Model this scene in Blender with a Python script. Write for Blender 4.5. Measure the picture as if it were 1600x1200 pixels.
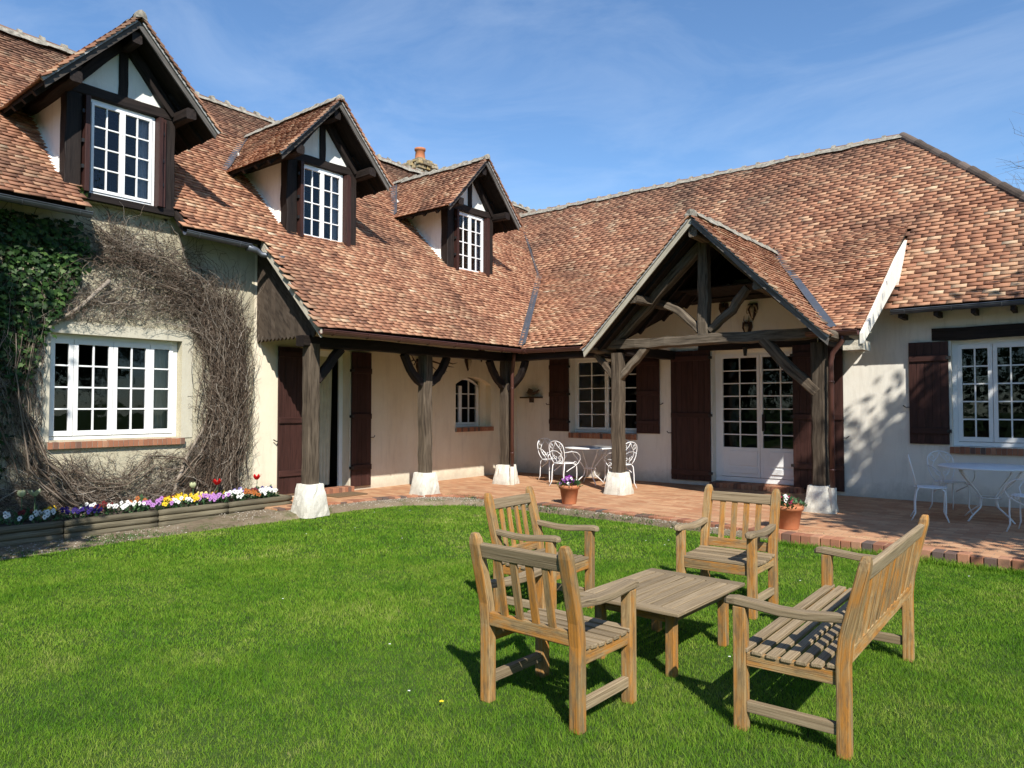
import bpy, bmesh, math, random
import numpy as np
from mathutils import Vector, Matrix
random.seed(7); rng = np.random.default_rng(7)
R = math.radians
sc = bpy.context.scene
for o in list(bpy.data.objects): bpy.data.objects.remove(o)

# ------------------------------------------------------------------ camera, sky, sun, exposure
cam = bpy.data.cameras.new('camera'); co = bpy.data.objects.new('camera', cam); sc.collection.objects.link(co)
cam.sensor_width = 36; cam.lens = 36*1135/1600; cam.clip_end = 800; cam.clip_start = .05
co.location = (0, 0, 1.55); co.rotation_euler = (R(90+1.766), 0, R(38.936)); sc.camera = co
sc.render.resolution_x = 1024; sc.render.resolution_y = 768
SUN = Vector((.86, -.68, 1)).normalized()
w = bpy.data.worlds.new('World'); sc.world = w; w.use_nodes = True
nt = w.node_tree; nt.nodes.clear(); N = nt.nodes.new; LK = nt.links.new
out = N('ShaderNodeOutputWorld'); bg = N('ShaderNodeBackground'); bg.inputs[1].default_value = .12
sky = N('ShaderNodeTexSky'); sky.sky_type = 'NISHITA'; sky.sun_disc = False
sky.sun_elevation = math.asin(SUN.z); sky.sun_rotation = math.atan2(SUN.x, SUN.y); sky.air_density = 1.0; sky.dust_density = .1; sky.ozone_density = 2.2
tc = N('ShaderNodeTexCoord'); mp = N('ShaderNodeMapping'); mp.inputs['Rotation'].default_value = (.15, .25, .6); mp.inputs['Scale'].default_value = (1.2, 3.2, 7)
ns = N('ShaderNodeTexNoise'); ns.inputs['Scale'].default_value = 1.7; ns.inputs['Detail'].default_value = 9; ns.inputs['Roughness'].default_value = .62; ns.inputs['Distortion'].default_value = .5
cr = N('ShaderNodeValToRGB'); cr.color_ramp.elements[0].position = .42; cr.color_ramp.elements[0].color = (0,0,0,1); cr.color_ramp.elements[1].position = .85; cr.color_ramp.elements[1].color = (.23,.23,.23,1)
mx = N('ShaderNodeMixRGB'); mx.inputs[2].default_value = (5.6, 6.3, 7.2, 1)
LK(tc.outputs['Generated'], mp.inputs[0]); LK(mp.outputs[0], ns.inputs[0]); LK(ns.outputs[0], cr.inputs[0]); LK(cr.outputs[0], mx.inputs[0]); tn = N('ShaderNodeMixRGB'); tn.blend_type = 'MULTIPLY'; tn.inputs[0].default_value = 1; tn.inputs[2].default_value = (.78, .96, 1.10, 1); LK(sky.outputs[0], tn.inputs[1]); LK(tn.outputs[0], mx.inputs[1]); LK(mx.outputs[0], bg.inputs[0]); LK(bg.outputs[0], out.inputs[0])
sl = bpy.data.lights.new('sun', 'SUN'); sl.energy = 5.0; sl.angle = R(.53); sl.color = (1, .955, .87)
so = bpy.data.objects.new('sun', sl); sc.collection.objects.link(so); so.rotation_euler = (-SUN).to_track_quat('-Z', 'Y').to_euler(); so.location = (20, -15, 25)
sc.view_settings.view_transform = 'Standard'; sc.view_settings.look = 'None'; sc.view_settings.exposure = .48; sc.view_settings.gamma = 1
try: sc.cycles.max_bounces = 7; sc.cycles.transparent_max_bounces = 12
except Exception: pass

# ------------------------------------------------------------------ materials
def mat(name):
    m = bpy.data.materials.new(name); m.use_nodes = True
    n = m.node_tree; b = n.nodes['Principled BSDF']; return m, n, n.nodes.new, n.links.new, b
def ramp(n, stops):
    r = n.nodes.new('ShaderNodeValToRGB'); e = r.color_ramp.elements
    while len(e) < len(stops): e.new(.5)
    for i, (p, c) in enumerate(stops): e[i].position = p; e[i].color = (*c, 1)
    return r
def noise(n, vec, scale, detail=4, rough=.6, mscale=None, dist=0):
    t = n.nodes.new('ShaderNodeTexNoise'); t.inputs['Scale'].default_value = scale; t.inputs['Detail'].default_value = detail; t.inputs['Roughness'].default_value = rough; t.inputs['Distortion'].default_value = dist
    if mscale:
        k = n.nodes.new('ShaderNodeMapping'); k.inputs['Scale'].default_value = mscale; n.links.new(vec, k.inputs[0]); vec = k.outputs[0]
    n.links.new(vec, t.inputs['Vector']); return t.outputs[0]
def mixc(n, f, a, b, mode='MIX'):
    x = n.nodes.new('ShaderNodeMixRGB'); x.blend_type = mode
    for i, q in enumerate((f, a, b)):
        if isinstance(q, (int, float)): x.inputs[i].default_value = q
        elif isinstance(q, tuple): x.inputs[i].default_value = (*q, 1)
        else: n.links.new(q, x.inputs[i])
    return x.outputs[0]
def bump(n, h, b, s=.5, d=.01):
    k = n.nodes.new('ShaderNodeBump'); k.inputs['Strength'].default_value = s; k.inputs['Distance'].default_value = d
    n.links.new(h, k.inputs['Height']); n.links.new(k.outputs[0], b.inputs['Normal'])
def attr(n, name, o='Fac'):
    a = n.nodes.new('ShaderNodeAttribute'); a.attribute_name = name; return a.outputs[o]
def objc(n): return n.nodes.new('ShaderNodeTexCoord').outputs['Object']

def m_plain(name, col, rough=.6, var=.12, scale=8, metallic=0, bs=.2, spec=.5):
    m, n, N, L, b = mat(name); c = objc(n); f = noise(n, c, scale, 5)
    r = ramp(n, [(.3, tuple(x*(1-var) for x in col)), (.7, tuple(min(1, x*(1+var)) for x in col))]); L(f, r.inputs[0]); L(r.outputs[0], b.inputs['Base Color'])
    b.inputs['Roughness'].default_value = rough; b.inputs['Metallic'].default_value = metallic; b.inputs['Specular IOR Level'].default_value = spec
    if bs: bump(n, noise(n, c, scale*9, 4), b, bs, .004)
    return m
def m_plaster(name, c1, c2, stain, stainamt, bs=.5, speck=0):
    m, n, N, L, b = mat(name); c = objc(n)
    r = ramp(n, [(.3, c1), (.7, c2)]); L(noise(n, c, 1.3, 6, .65), r.inputs[0]); col = r.outputs[0]
    r2 = ramp(n, [(.52, (0,)*3), (.75, (stainamt,)*3)]); L(noise(n, c, 2.6, 8, .7, (1, 1, .45)), r2.inputs[0]); col = mixc(n, r2.outputs[0], col, stain)
    rk = ramp(n, [(.50, (0,)*3), (.72, (.38,)*3)]); L(noise(n, c, 1.0, 6, .75, (5.5, 5.5, .7), .3), rk.inputs[0]); col = mixc(n, rk.outputs[0], col, tuple(x*.78 for x in stain))
    # splash dirt just above the ground
    sx = N('ShaderNodeSeparateXYZ'); L(c, sx.inputs[0]); ad = N('ShaderNodeMath'); ad.operation = 'MULTIPLY_ADD'; L(noise(n, c, 5, 6, .7), ad.inputs[0]); ad.inputs[1].default_value = -.55; L(sx.outputs[2], ad.inputs[2])
    r3 = ramp(n, [(0, (.5,)*3), (.02, (0,)*3)]); r3.color_ramp.elements[0].position = 0.0; mr = N('ShaderNodeMapRange'); mr.inputs['From Min'].default_value = -.26; mr.inputs['From Max'].default_value = .02; L(ad.outputs[0], mr.inputs[0])
    r3.color_ramp.elements[1].position = 1; L(mr.outputs[0], r3.inputs[0]); col = mixc(n, r3.outputs[0], col, (.30, .27, .21))
    if speck:
        r4 = ramp(n, [(.60, (0,)*3), (.68, (speck,)*3)]); L(noise(n, c, 26, 3, .75, (1, 1, .6), .8), r4.inputs[0])
        r5 = ramp(n, [(.4, (0,)*3), (.6, (1,)*3)]); L(noise(n, c, 1.1, 3), r5.inputs[0])
        col = mixc(n, mixc(n, 1.0, r4.outputs[0], r5.outputs[0], 'MULTIPLY'), col, (.13, .11, .08))
    L(col, b.inputs['Base Color']); b.inputs['Roughness'].default_value = .95; b.inputs['Specular IOR Level'].default_value = .15
    h = mixc(n, .5, noise(n, c, 14, 8, .7), noise(n, c, 60, 4, .7)); bump(n, h, b, bs, .015); return m
def m_wood(name, c1, c2, c3, rough=.8, fine=1.0, bs=.5, stain=None):
    # grain runs along the 'gr' coordinate of every timber
    m, n, N, L, b = mat(name); g = attr(n, 'gr', 'Vector')
    f = noise(n, g, 1, 7, .62, (2.6, 38*fine, 38*fine), .12); r = ramp(n, [(.28, c3), (.48, c1), (.72, c2)]); L(f, r.inputs[0]); col = r.outputs[0]
    t = attr(n, 'tr'); v = N('ShaderNodeMapRange'); v.inputs['To Min'].default_value = .72; v.inputs['To Max'].default_value = 1.2; L(t, v.inputs[0]); hs = N('ShaderNodeHueSaturation'); L(v.outputs[0], hs.inputs['Value']); L(col, hs.inputs['Color']); col = hs.outputs[0]
    if stain:
        r2 = ramp(n, [(.44, (0,)*3), (.60, (.85,)*3)]); L(noise(n, g, 1.0, 5, .65, (3.2, 16, 16), .4), r2.inputs[0]); col = mixc(n, r2.outputs[0], col, stain)
        r4 = ramp(n, [(.48, (0,)*3), (.66, (.7,)*3)]); L(noise(n, g, 1.3, 6, .7, (6, 26, 26), .4), r4.inputs[0]); col = mixc(n, r4.outputs[0], col, (.12, .085, .05))
    # dark checks (cracks)
    r3 = ramp(n, [(.63, (0,)*3), (.70, (.8,)*3)]); L(noise(n, g, 1, 3, .55, (1.8, 55*max(1, fine*.7), 55*max(1, fine*.7)), .2), r3.inputs[0]); col = mixc(n, r3.outputs[0], col, tuple(x*.25 for x in c3))
    L(col, b.inputs['Base Color']); b.inputs['Roughness'].default_value = rough; b.inputs['Specular IOR Level'].default_value = .25
    bump(n, f, b, bs, .006); return m
def m_tiles(name, dark=0., stops=None):
    m, n, N, L, b = mat(name); c = objc(n); t = attr(n, 'tr')
    ad = N('ShaderNodeMath'); ad.operation = 'MULTIPLY_ADD'; L(noise(n, c, 1.3, 5, .65), ad.inputs[0]); ad.inputs[1].default_value = 1.3; L(t, ad.inputs[2])
    mr = N('ShaderNodeMapRange'); mr.inputs['From Min'].default_value = .45; mr.inputs['From Max'].default_value = 1.95; L(ad.outputs[0], mr.inputs[0])
    r = ramp(n, stops or [(.0, (.11, .05, .032)), (.14, (.22, .095, .054)), (.30, (.35, .15, .08)), (.50, (.44, .21, .112)), (.68, (.50, .285, .16)), (.82, (.58, .41, .255)), (1, (.70, .60, .45))])
    L(mr.outputs[0], r.inputs[0]); col = r.outputs[0]
    # weathering and lichen, in patches
    r1 = ramp(n, [(.48, (0,)*3), (.66, (.5+dark,)*3)]); L(noise(n, c, .55, 6, .65, None, .4), r1.inputs[0]); col = mixc(n, r1.outputs[0], col, (.14, .085, .06))
    r2 = ramp(n, [(.60, (0,)*3), (.70, (.65,)*3)]); L(noise(n, c, 7, 7, .75), r2.inputs[0]); col = mixc(n, r2.outputs[0], col, (.10, .065, .05))
    r3 = ramp(n, [(.66, (0,)*3), (.74, (.7,)*3)]); L(noise(n, c, 5.2, 6, .75, (1, 1, 1.3)), r3.inputs[0]); col = mixc(n, r3.outputs[0], col, (.52, .48, .40))
    # old grime and lichen thickest along the top courses
    sx = N('ShaderNodeSeparateXYZ'); L(c, sx.inputs[0]); ma = N('ShaderNodeMath'); ma.operation = 'MULTIPLY_ADD'; L(noise(n, c, 1.4, 6, .7), ma.inputs[0]); ma.inputs[1].default_value = 3.2; L(sx.outputs[2], ma.inputs[2])
    r5 = ramp(n, [(0, (0,)*3), (1, (.72,)*3)]); mq = N('ShaderNodeMapRange'); mq.inputs['From Min'].default_value = 7.6; mq.inputs['From Max'].default_value = 9.3; L(ma.outputs[0], mq.inputs[0]); L(mq.outputs[0], r5.inputs[0]); col = mixc(n, r5.outputs[0], col, (.10, .062, .046))
    hs = N('ShaderNodeHueSaturation'); hs.inputs['Saturation'].default_value = .92; L(col, hs.inputs['Color']); col = hs.outputs[0]
    L(col, b.inputs['Base Color']); b.inputs['Roughness'].default_value = .9; b.inputs['Specular IOR Level'].default_value = .2
    bump(n, noise(n, c, 45, 5, .7), b, .5, .006); return m
def m_attr(name, stops, rough=.85, bs=.4, scale=30, grime=.3, spec=.2):
    m, n, N, L, b = mat(name); c = objc(n); r = ramp(n, stops); L(attr(n, 'tr'), r.inputs[0]); col = r.outputs[0]
    r2 = ramp(n, [(.45, (0,)*3), (.75, (grime,)*3)]); L(noise(n, c, scale*.35, 6, .7), r2.inputs[0]); col = mixc(n, r2.outputs[0], col, (.12, .09, .07))
    L(col, b.inputs['Base Color']); b.inputs['Roughness'].default_value = rough; b.inputs['Specular IOR Level'].default_value = spec
    if bs: bump(n, noise(n, c, scale*2, 5, .7), b, bs, .006)
    return m
def m_leaf(name, stops, trans=.25, rough=.5, spec=.35):
    m, n, N, L, b = mat(name); r = ramp(n, stops); L(attr(n, 'tr'), r.inputs[0]); L(r.outputs[0], b.inputs['Base Color']); b.inputs['Roughness'].default_value = rough; b.inputs['Specular IOR Level'].default_value = spec
    tr = N('ShaderNodeBsdfTranslucent'); L(r.outputs[0], tr.inputs[0]); ms = N('ShaderNodeMixShader'); ms.inputs[0].default_value = trans
    L(b.outputs[0], ms.inputs[1]); L(tr.outputs[0], ms.inputs[2]); L(ms.outputs[0], n.nodes['Material Output'].inputs[0]); return m

M = {}
M['cream'] = m_plaster('rough cream render', (.47, .42, .30), (.59, .54, .40), (.36, .33, .26), .45, .7, speck=.55)
M['white'] = m_plaster('white limewash render', (.76, .72, .64), (.83, .795, .71), (.63, .58, .49), .3, .35)
M['porchwall'] = m_plaster('limewash render with warm bounce', (.74, .655, .50), (.82, .745, .59), (.60, .52, .40), .3, .35)  # warm bounce light under the porch is put into this wall colour
M['stone'] = m_plaster('whitewashed stone', (.70, .67, .58), (.82, .79, .70), (.40, .37, .30), .5, 1.0)
M['post'] = m_wood('weathered oak timber', (.078, .058, .040), (.135, .104, .075), (.024, .016, .011), .9, .8, 2.0)
M['truss'] = m_wood('weathered grey beam', (.115, .09, .064), (.20, .162, .12), (.03, .022, .016), .9, .8, 2.0)
M['dark'] = m_wood('dark stained timber', (.018, .012, .010), (.030, .021, .017), (.007, .005, .004), .7, .8, .6)
M['under'] = m_wood('underside boards', (.018, .013, .010), (.03, .022, .016), (.008, .006, .005), .9, .6, .5)
M['shut'] = m_wood('oxblood shutter paint', (.050, .021, .017), (.064, .028, .023), (.030, .014, .012), .5, .6, .3)
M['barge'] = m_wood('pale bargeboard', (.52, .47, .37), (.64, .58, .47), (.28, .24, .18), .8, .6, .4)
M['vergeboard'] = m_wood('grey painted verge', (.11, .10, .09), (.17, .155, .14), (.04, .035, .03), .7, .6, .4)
M['greyboard'] = m_wood('grey vertical boards', (.075, .055, .04), (.11, .085, .065), (.03, .022, .017), .9, .5, .5)
M['teak'] = m_wood('weathered teak', (.33, .215, .095), (.43, .31, .165), (.15, .085, .035), .75, 4.5, .6, stain=(.42, .17, .025))
M['teaktop'] = m_wood('grey weathered teak', (.25, .185, .11), (.36, .28, .18), (.11, .075, .042), .8, 4.5, .6)
M['log'] = m_wood('grey log edging', (.135, .115, .075), (.20, .175, .12), (.055, .045, .028), .9, 2.5, .9)
M['paint'] = m_plain('white window paint', (.86, .86, .85), .4, .03, 3, bs=.05)
M['ironwhite'] = m_plain('white painted iron', (.78, .78, .78), .4, .04, 9, bs=.05)
M['zinc'] = m_plain('zinc', (.14, .15, .17), .45, .2, 5, .6, .15)
M['zincdark'] = m_plain('dark zinc gutter', (.10, .11, .125), .42, .25, 4, .5, .15)
M['brown'] = m_plain('brown painted metal', (.085, .034, .026), .4, .15, 4, 0, .1)
M['mortar'] = m_plain('lichened mortar', (.27, .245, .20), .95, .5, 14, 0, .8, .1)
M['chim'] = m_attr('chimney stones', [(0, (.16, .13, .09)), (.35, (.30, .24, .15)), (.6, (.42, .30, .13)), (1, (.38, .34, .28))], bs=.9, scale=18, grime=.5)
M['tile'] = m_tiles('clay roof tiles'); M['tile2'] = m_tiles('clay roof tiles weathered', .12)
M['brick'] = m_attr('brick', [(0, (.10, .085, .08)), (.08, (.17, .095, .07)), (.3, (.29, .12, .07)), (.7, (.39, .17, .095)), (1, (.44, .23, .14))])
M['terra'] = m_plain('terracotta pot', (.46, .17, .075), .8, .14, 7, 0, .2)
M['iron'] = m_plain('black iron', (.015, .014, .014), .5, .2, 9)
M['soil'] = m_plain('dark soil', (.045, .032, .022), 1, .4, 12, 0, 1)
M['curt'] = m_plain('curtain cloth', (.60, .55, .42), .95, .12, 5, 0, .2)
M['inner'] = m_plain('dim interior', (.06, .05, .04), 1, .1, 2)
M['bone'] = m_plain('bone', (.42, .35, .25), .7, .2, 20); M['antler'] = m_plain('antler', (.07, .045, .028), .7, .3, 25); M['plaque'] = m_plain('dark wood plaque', (.045, .02, .012), .5, .2, 20)
M['mat'] = m_plain('coir mat', (.16, .10, .05), 1, .3, 60, 0, 1)
M['twig'] = m_attr('bare vine twigs', [(0, (.045, .028, .02)), (.4, (.12, .085, .062)), (.8, (.25, .20, .155)), (1, (.42, .37, .31))], grime=.1, bs=.2)
M['bark'] = m_attr('bark', [(0, (.09, .07, .055)), (1, (.17, .14, .11))], grime=.3, bs=1)
M['ivy'] = m_leaf('ivy leaf', [(0, (.006, .018, .005)), (.5, (.018, .05, .009)), (.85, (.045, .10, .02)), (1, (.09, .15, .04))], .15, .5, .25)
M['tulipleaf'] = m_leaf('tulip leaf', [(0, (.03, .09, .03)), (1, (.10, .19, .08))], .25)
M['crown'] = m_leaf('tree leaf', [(0, (.015, .04, .01)), (.6, (.035, .08, .016)), (1, (.08, .13, .03))], .25)
M['weed'] = m_leaf('weed leaf', [(0, (.05, .10, .02)), (1, (.13, .20, .06))], .25)
def petal(name, c, d): return m_leaf(name, [(0, d), (.12, tuple(x*.7 for x in c)), (1, c)], .25, .55, .2)
M['p_white'] = petal('white petal', (.80, .80, .76), (.05, .02, .09)); M['p_yellow'] = petal('yellow petal', (.82, .56, .03), (.10, .03, .01)); M['p_mauve'] = petal('mauve petal', (.47, .22, .52), (.12, .03, .2))
M['p_navy'] = petal('deep blue petal', (.05, .025, .20), (.01, .01, .03)); M['p_maroon'] = petal('maroon petal', (.16, .02, .02), (.03, .01, .01)); M['p_orange'] = petal('bronze petal', (.42, .13, .03), (.08, .02, .01))
M['p_cream'] = petal('pale yellow petal', (.80, .68, .25), (.3, .2, .05)); M['p_red'] = petal('red petal', (.75, .02, .02), (.3, .01, .01)); M['p_violet'] = petal('violet petal', (.25, .04, .30), (.05, .01, .09)); M['p_crim'] = petal('crimson petal', (.30, .02, .07), (.08, .01, .02))
M['p_lilac'] = petal('lilac petal', (.34, .28, .62), (.1, .04, .25)); M['p_bud'] = petal('cream bud', (.62, .66, .40), (.4, .45, .2)); M['daisy'] = m_plain('daisy petal', (.85, .85, .82), .6, .03)
def m_glass():
    m, n, N, L, b = mat('window glass'); g = N('ShaderNodeBsdfGlossy'); g.inputs['Roughness'].default_value = .02; g.inputs['Color'].default_value = (.9, .95, 1, 1)
    t = N('ShaderNodeBsdfTransparent'); t.inputs[0].default_value = (.8, .8, .81, 1); f = N('ShaderNodeFresnel'); f.inputs[0].default_value = 1.52
    bp = N('ShaderNodeBump'); bp.inputs['Strength'].default_value = .15; bp.inputs['Distance'].default_value = .02; L(noise(n, objc(n), 2.2, 2), bp.inputs['Height']); L(bp.outputs[0], g.inputs['Normal'])
    ms = N('ShaderNodeMixShader'); L(f.outputs[0], ms.inputs[0]); L(t.outputs[0], ms.inputs[1]); L(g.outputs[0], ms.inputs[2]); L(ms.outputs[0], n.nodes['Material Output'].inputs[0]); return m
M['glass'] = m_glass()
def m_ground():
    m, n, N, L, b = mat('lawn soil'); c = objc(n); r = ramp(n, [(.3, (.035, .065, .015)), (.7, (.07, .11, .025))]); L(noise(n, c, 3, 7, .7), r.inputs[0]); L(r.outputs[0], b.inputs['Base Color']); b.inputs['Roughness'].default_value = 1; b.inputs['Specular IOR Level'].default_value = .1
    bump(n, noise(n, c, 50, 5), b, .8, .02); return m
M['ground'] = m_ground()
def m_gravel():
    m, n, N, L, b = mat('dirt strip'); c = objc(n); r = ramp(n, [(.3, (.15, .11, .07)), (.7, (.33, .265, .185))]); L(noise(n, c, 2.5, 8, .75), r.inputs[0]); col = r.outputs[0]
    r2 = ramp(n, [(.52, (0,)*3), (.66, (.75,)*3)]); L(noise(n, c, 3.2, 6, .7), r2.inputs[0]); col = mixc(n, r2.outputs[0], col, (.09, .11, .035))
    L(col, b.inputs['Base Color']); b.inputs['Roughness'].default_value = 1; b.inputs['Specular IOR Level'].default_value = .1; bump(n, noise(n, c, 70, 6, .8), b, 1, .02); return m
M['gravel'] = m_gravel()
def m_grass():
    m, n, N, L, b = mat('grass blades'); c = objc(n)
    ad = N('ShaderNodeMath'); ad.operation = 'MULTIPLY_ADD'; L(mixc(n, .45, noise(n, c, .9, 5, .65), noise(n, c, 5.5, 5, .7)), ad.inputs[0]); ad.inputs[1].default_value = 4.2; L(attr(n, 'tr'), ad.inputs[2])
    mr = N('ShaderNodeMapRange'); mr.inputs['From Min'].default_value = 1.65; mr.inputs['From Max'].default_value = 3.6; L(ad.outputs[0], mr.inputs[0])
    r = ramp(n, [(0, (.042, .125, .010)), (.28, (.095, .225, .014)), (.52, (.165, .30, .022)), (.78, (.27, .36, .055)), (1, (.45, .42, .18))]); L(mr.outputs[0], r.inputs[0]); L(r.outputs[0], b.inputs['Base Color'])
    b.inputs['Roughness'].default_value = .65; b.inputs['Specular IOR Level'].default_value = .12
    tr = N('ShaderNodeBsdfTranslucent'); L(r.outputs[0], tr.inputs[0]); ms = N('ShaderNodeMixShader'); ms.inputs[0].default_value = .35; L(b.outputs[0], ms.inputs[1]); L(tr.outputs[0], ms.inputs[2]); L(ms.outputs[0], n.nodes['Material Output'].inputs[0]); return m
M['grass'] = m_grass()
def m_terrace():
    m, n, N, L, b = mat('terracotta paving'); c = objc(n); k = N('ShaderNodeMapping'); k.inputs['Rotation'].default_value = (0, 0, R(1.5)); L(c, k.inputs[0])
    def bt(a, bb, mo):
        t = N('ShaderNodeTexBrick'); t.inputs['Color1'].default_value = (*a, 1); t.inputs['Color2'].default_value = (*bb, 1); t.inputs['Mortar'].default_value = (*mo, 1)
        t.inputs['Scale'].default_value = 1; t.inputs['Brick Width'].default_value = .225; t.inputs['Row Height'].default_value = .112; t.inputs['Mortar Size'].default_value = .0045; t.inputs['Mortar Smooth'].default_value = .3; t.inputs['Bias'].default_value = 0; t.offset = .5
        L(k.outputs[0], t.inputs[0]); return t
    t = bt((.42, .195, .10), (.56, .33, .185), (.33, .22, .14)); col = t.outputs[0]
    r = ramp(n, [(.3, (.82,)*3), (.7, (1.08,)*3)]); L(noise(n, c, 1.6, 6, .7), r.inputs[0]); col = mixc(n, 1., col, r.outputs[0], 'MULTIPLY')
    r2 = ramp(n, [(.58, (0,)*3), (.75, (.5,)*3)]); L(noise(n, c, 6, 7, .75), r2.inputs[0]); col = mixc(n, r2.outputs[0], col, (.50, .38, .27))
    L(col, b.inputs['Base Color']); b.inputs['Roughness'].default_value = .8; b.inputs['Specular IOR Level'].default_value = .25
    h = mixc(n, .25, t.outputs[1], noise(n, c, 40, 4)); iv = N('ShaderNodeInvert'); L(h, iv.inputs[1]); bump(n, iv.outputs[0], b, .5, .006); return m
M['terrace'] = m_terrace()

# ------------------------------------------------------------------ builders
WL = {}
def link(o): sc.collection.objects.link(o); return o
class MB:
    def __init__(s): s.v = []; s.f = []; s.t = []; s.g = []; s.starts = []
    def add(s, vs, fs, t=None, g=None):
        b = len(s.v); s.starts.append(b); t = random.random() if t is None else t
        s.v += [tuple(p) for p in vs]; s.f += [tuple(i+b for i in f) for f in fs]; s.t += [t]*len(fs); s.g += (g if g else [(0, 0, 0)]*len(vs)); return s
    def box(s, x0, x1, y0, y1, z0, z1, t=None, M4=None):
        x0, x1 = min(x0, x1), max(x0, x1); y0, y1 = min(y0, y1), max(y0, y1); z0, z1 = min(z0, z1), max(z0, z1)
        vs = [(x, y, z) for z in (z0, z1) for y in (y0, y1) for x in (x0, x1)]
        d = (x1-x0, y1-y0, z1-z0); a = d.index(max(d)); o = (random.random()*9, random.random()*9, random.random()*9)
        g = [(p[a]+o[0], p[(a+1) % 3]+o[1], p[(a+2) % 3]+o[2]) for p in vs]
        if M4: vs = [tuple(M4 @ Vector(p)) for p in vs]
        return s.add(vs, [(0, 2, 3, 1), (4, 5, 7, 6), (0, 1, 5, 4), (2, 6, 7, 3), (0, 4, 6, 2), (1, 3, 7, 5)], t, g)
    def beam(s, p0, p1, w, h, up=(0, 0, 1), seg=1, jit=0, ch=0, bend=None, t=None, taper=1):
        p0, p1 = Vector(p0), Vector(p1); d = (p1-p0); ln = d.length; d.normalize(); up = Vector(up)
        if abs(d.dot(up)) > .99: up = Vector((0, 1, 0))
        sd = d.cross(up).normalized(); u2 = sd.cross(d).normalized(); a, b = w/2, h/2; c = ch
        prof = [(-a, -b), (a, -b), (a, b), (-a, b)] if not c else [(-a+c, -b), (a-c, -b), (a, -b+c), (a, b-c), (a-c, b), (-a+c, b), (-a, b-c), (-a, -b+c)]
        k = len(prof); vs = []; g = []; o = (random.random()*9, random.random()*9, random.random()*9)
        for i in range(seg+1):
            f = i/seg; q = p0+d*ln*f; tp = 1+(taper-1)*f
            if bend: q = q+Vector(bend(f))
            jx, jy = random.gauss(0, jit), random.gauss(0, jit)
            for (x, y) in prof:
                x2 = x*tp+jx+random.gauss(0, jit*.6); y2 = y*tp+jy+random.gauss(0, jit*.6)
                vs.append(q+sd*x2+u2*y2); g.append((ln*f+o[0], x+o[1], y+o[2]))
        fs = [tuple(range(k))[::-1], tuple(range(seg*k, seg*k+k))]
        for i in range(seg):
            for j in range(k): fs.append((i*k+j, i*k+(j+1) % k, (i+1)*k+(j+1) % k, (i+1)*k+j))
        return s.add(vs, fs, t, g)
    def tube(s, pts, r, n=6, t=None, cap=True):
        pts = [Vector(p) for p in pts]; rs = r if isinstance(r, (list, tuple)) else [r]*len(pts); vs = []; g = []; ref = None; acc = 0; o = random.random()*9
        for i, p in enumerate(pts):
            d = (pts[min(i+1, len(pts)-1)]-pts[max(i-1, 0)]).normalized()
            if ref is None: ref = Vector((0, 0, 1)) if abs(d.z) < .9 else Vector((1, 0, 0))
            sd = d.cross(ref).normalized(); ref = sd.cross(d).normalized()
            if i: acc += (p-pts[i-1]).length
            for k in range(n):
                a = 2*math.pi*k/n; vs.append(p+sd*math.cos(a)*rs[i]+ref*math.sin(a)*rs[i]); g.append((acc+o, math.cos(a)*rs[i]+o, math.sin(a)*rs[i]))
        fs = []
        for i in range(len(pts)-1):
            for k in range(n): fs.append((i*n+k, i*n+(k+1) % n, (i+1)*n+(k+1) % n, (i+1)*n+k))
        if cap: fs += [tuple(range(n))[::-1], tuple(range((len(pts)-1)*n, len(pts)*n))]
        return s.add(vs, fs, t, g)
    def lathe(s, prof, n=20, c=(0, 0, 0), t=None):
        vs = [(c[0]+r*math.cos(2*math.pi*k/n), c[1]+r*math.sin(2*math.pi*k/n), c[2]+z) for r, z in prof for k in range(n)]; fs = []
        for i in range(len(prof)-1):
            for k in range(n): fs.append((i*n+k, i*n+(k+1) % n, (i+1)*n+(k+1) % n, (i+1)*n+k))
        return s.add(vs, fs, t)
    def slab(s, pts, off, t=None):
        n = len(pts); o = Vector(off); vs = [Vector(p) for p in pts]+[Vector(p)+o for p in pts]; r0 = random.random()*9
        e = (Vector(pts[1])-Vector(pts[0])); e = e.normalized() if e.length else Vector((1, 0, 0)); g = [(e.dot(v)+r0, (v-e*e.dot(v)).x+(v-e*e.dot(v)).y, (v-e*e.dot(v)).z) for v in vs]
        fs = [tuple(range(n)), tuple(range(2*n-1, n-1, -1))]+[(i, i+n, (i+1) % n+n, (i+1) % n) for i in range(n)]
        return s.add(vs, fs, t, g)
def obj(name, mb, m, parent=None, world=True, smooth=False, bevel=0, fix=True):
    me = bpy.data.meshes.new(name); me.from_pydata(mb.v, [], mb.f); me.materials.append(M[m] if isinstance(m, str) else m)
    a = me.attributes.new('tr', 'FLOAT', 'FACE'); a.data.foreach_set('value', mb.t)
    if any(x != (0, 0, 0) for x in mb.g[:1]+mb.g[-1:]):
        g = me.attributes.new('gr', 'FLOAT_VECTOR', 'POINT'); g.data.foreach_set('vector', [c for q in mb.g for c in q])
    if fix:
        bm = bmesh.new(); bm.from_mesh(me); bmesh.ops.recalc_face_normals(bm, faces=bm.faces); bm.to_mesh(me); bm.free()
    if smooth:
        me.polygons.foreach_set('use_smooth', [True]*len(me.polygons))
    me.update(); o = link(bpy.data.objects.new(name, me)); return fin(o, parent, world, bevel)
def fin(o, parent, world=True, bevel=0):
    WL[o.name] = Vector((0, 0, 0))
    if parent:
        o.parent = parent
        if world: o.location = -WL[parent.name]
        else: WL[o.name] = WL[parent.name].copy()
    if bevel:
        b = o.modifiers.new('bevel', 'BEVEL'); b.width = bevel; b.segments = 2; b.limit_method = 'ANGLE'; b.angle_limit = R(40); b.harden_normals = False
    return o
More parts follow.
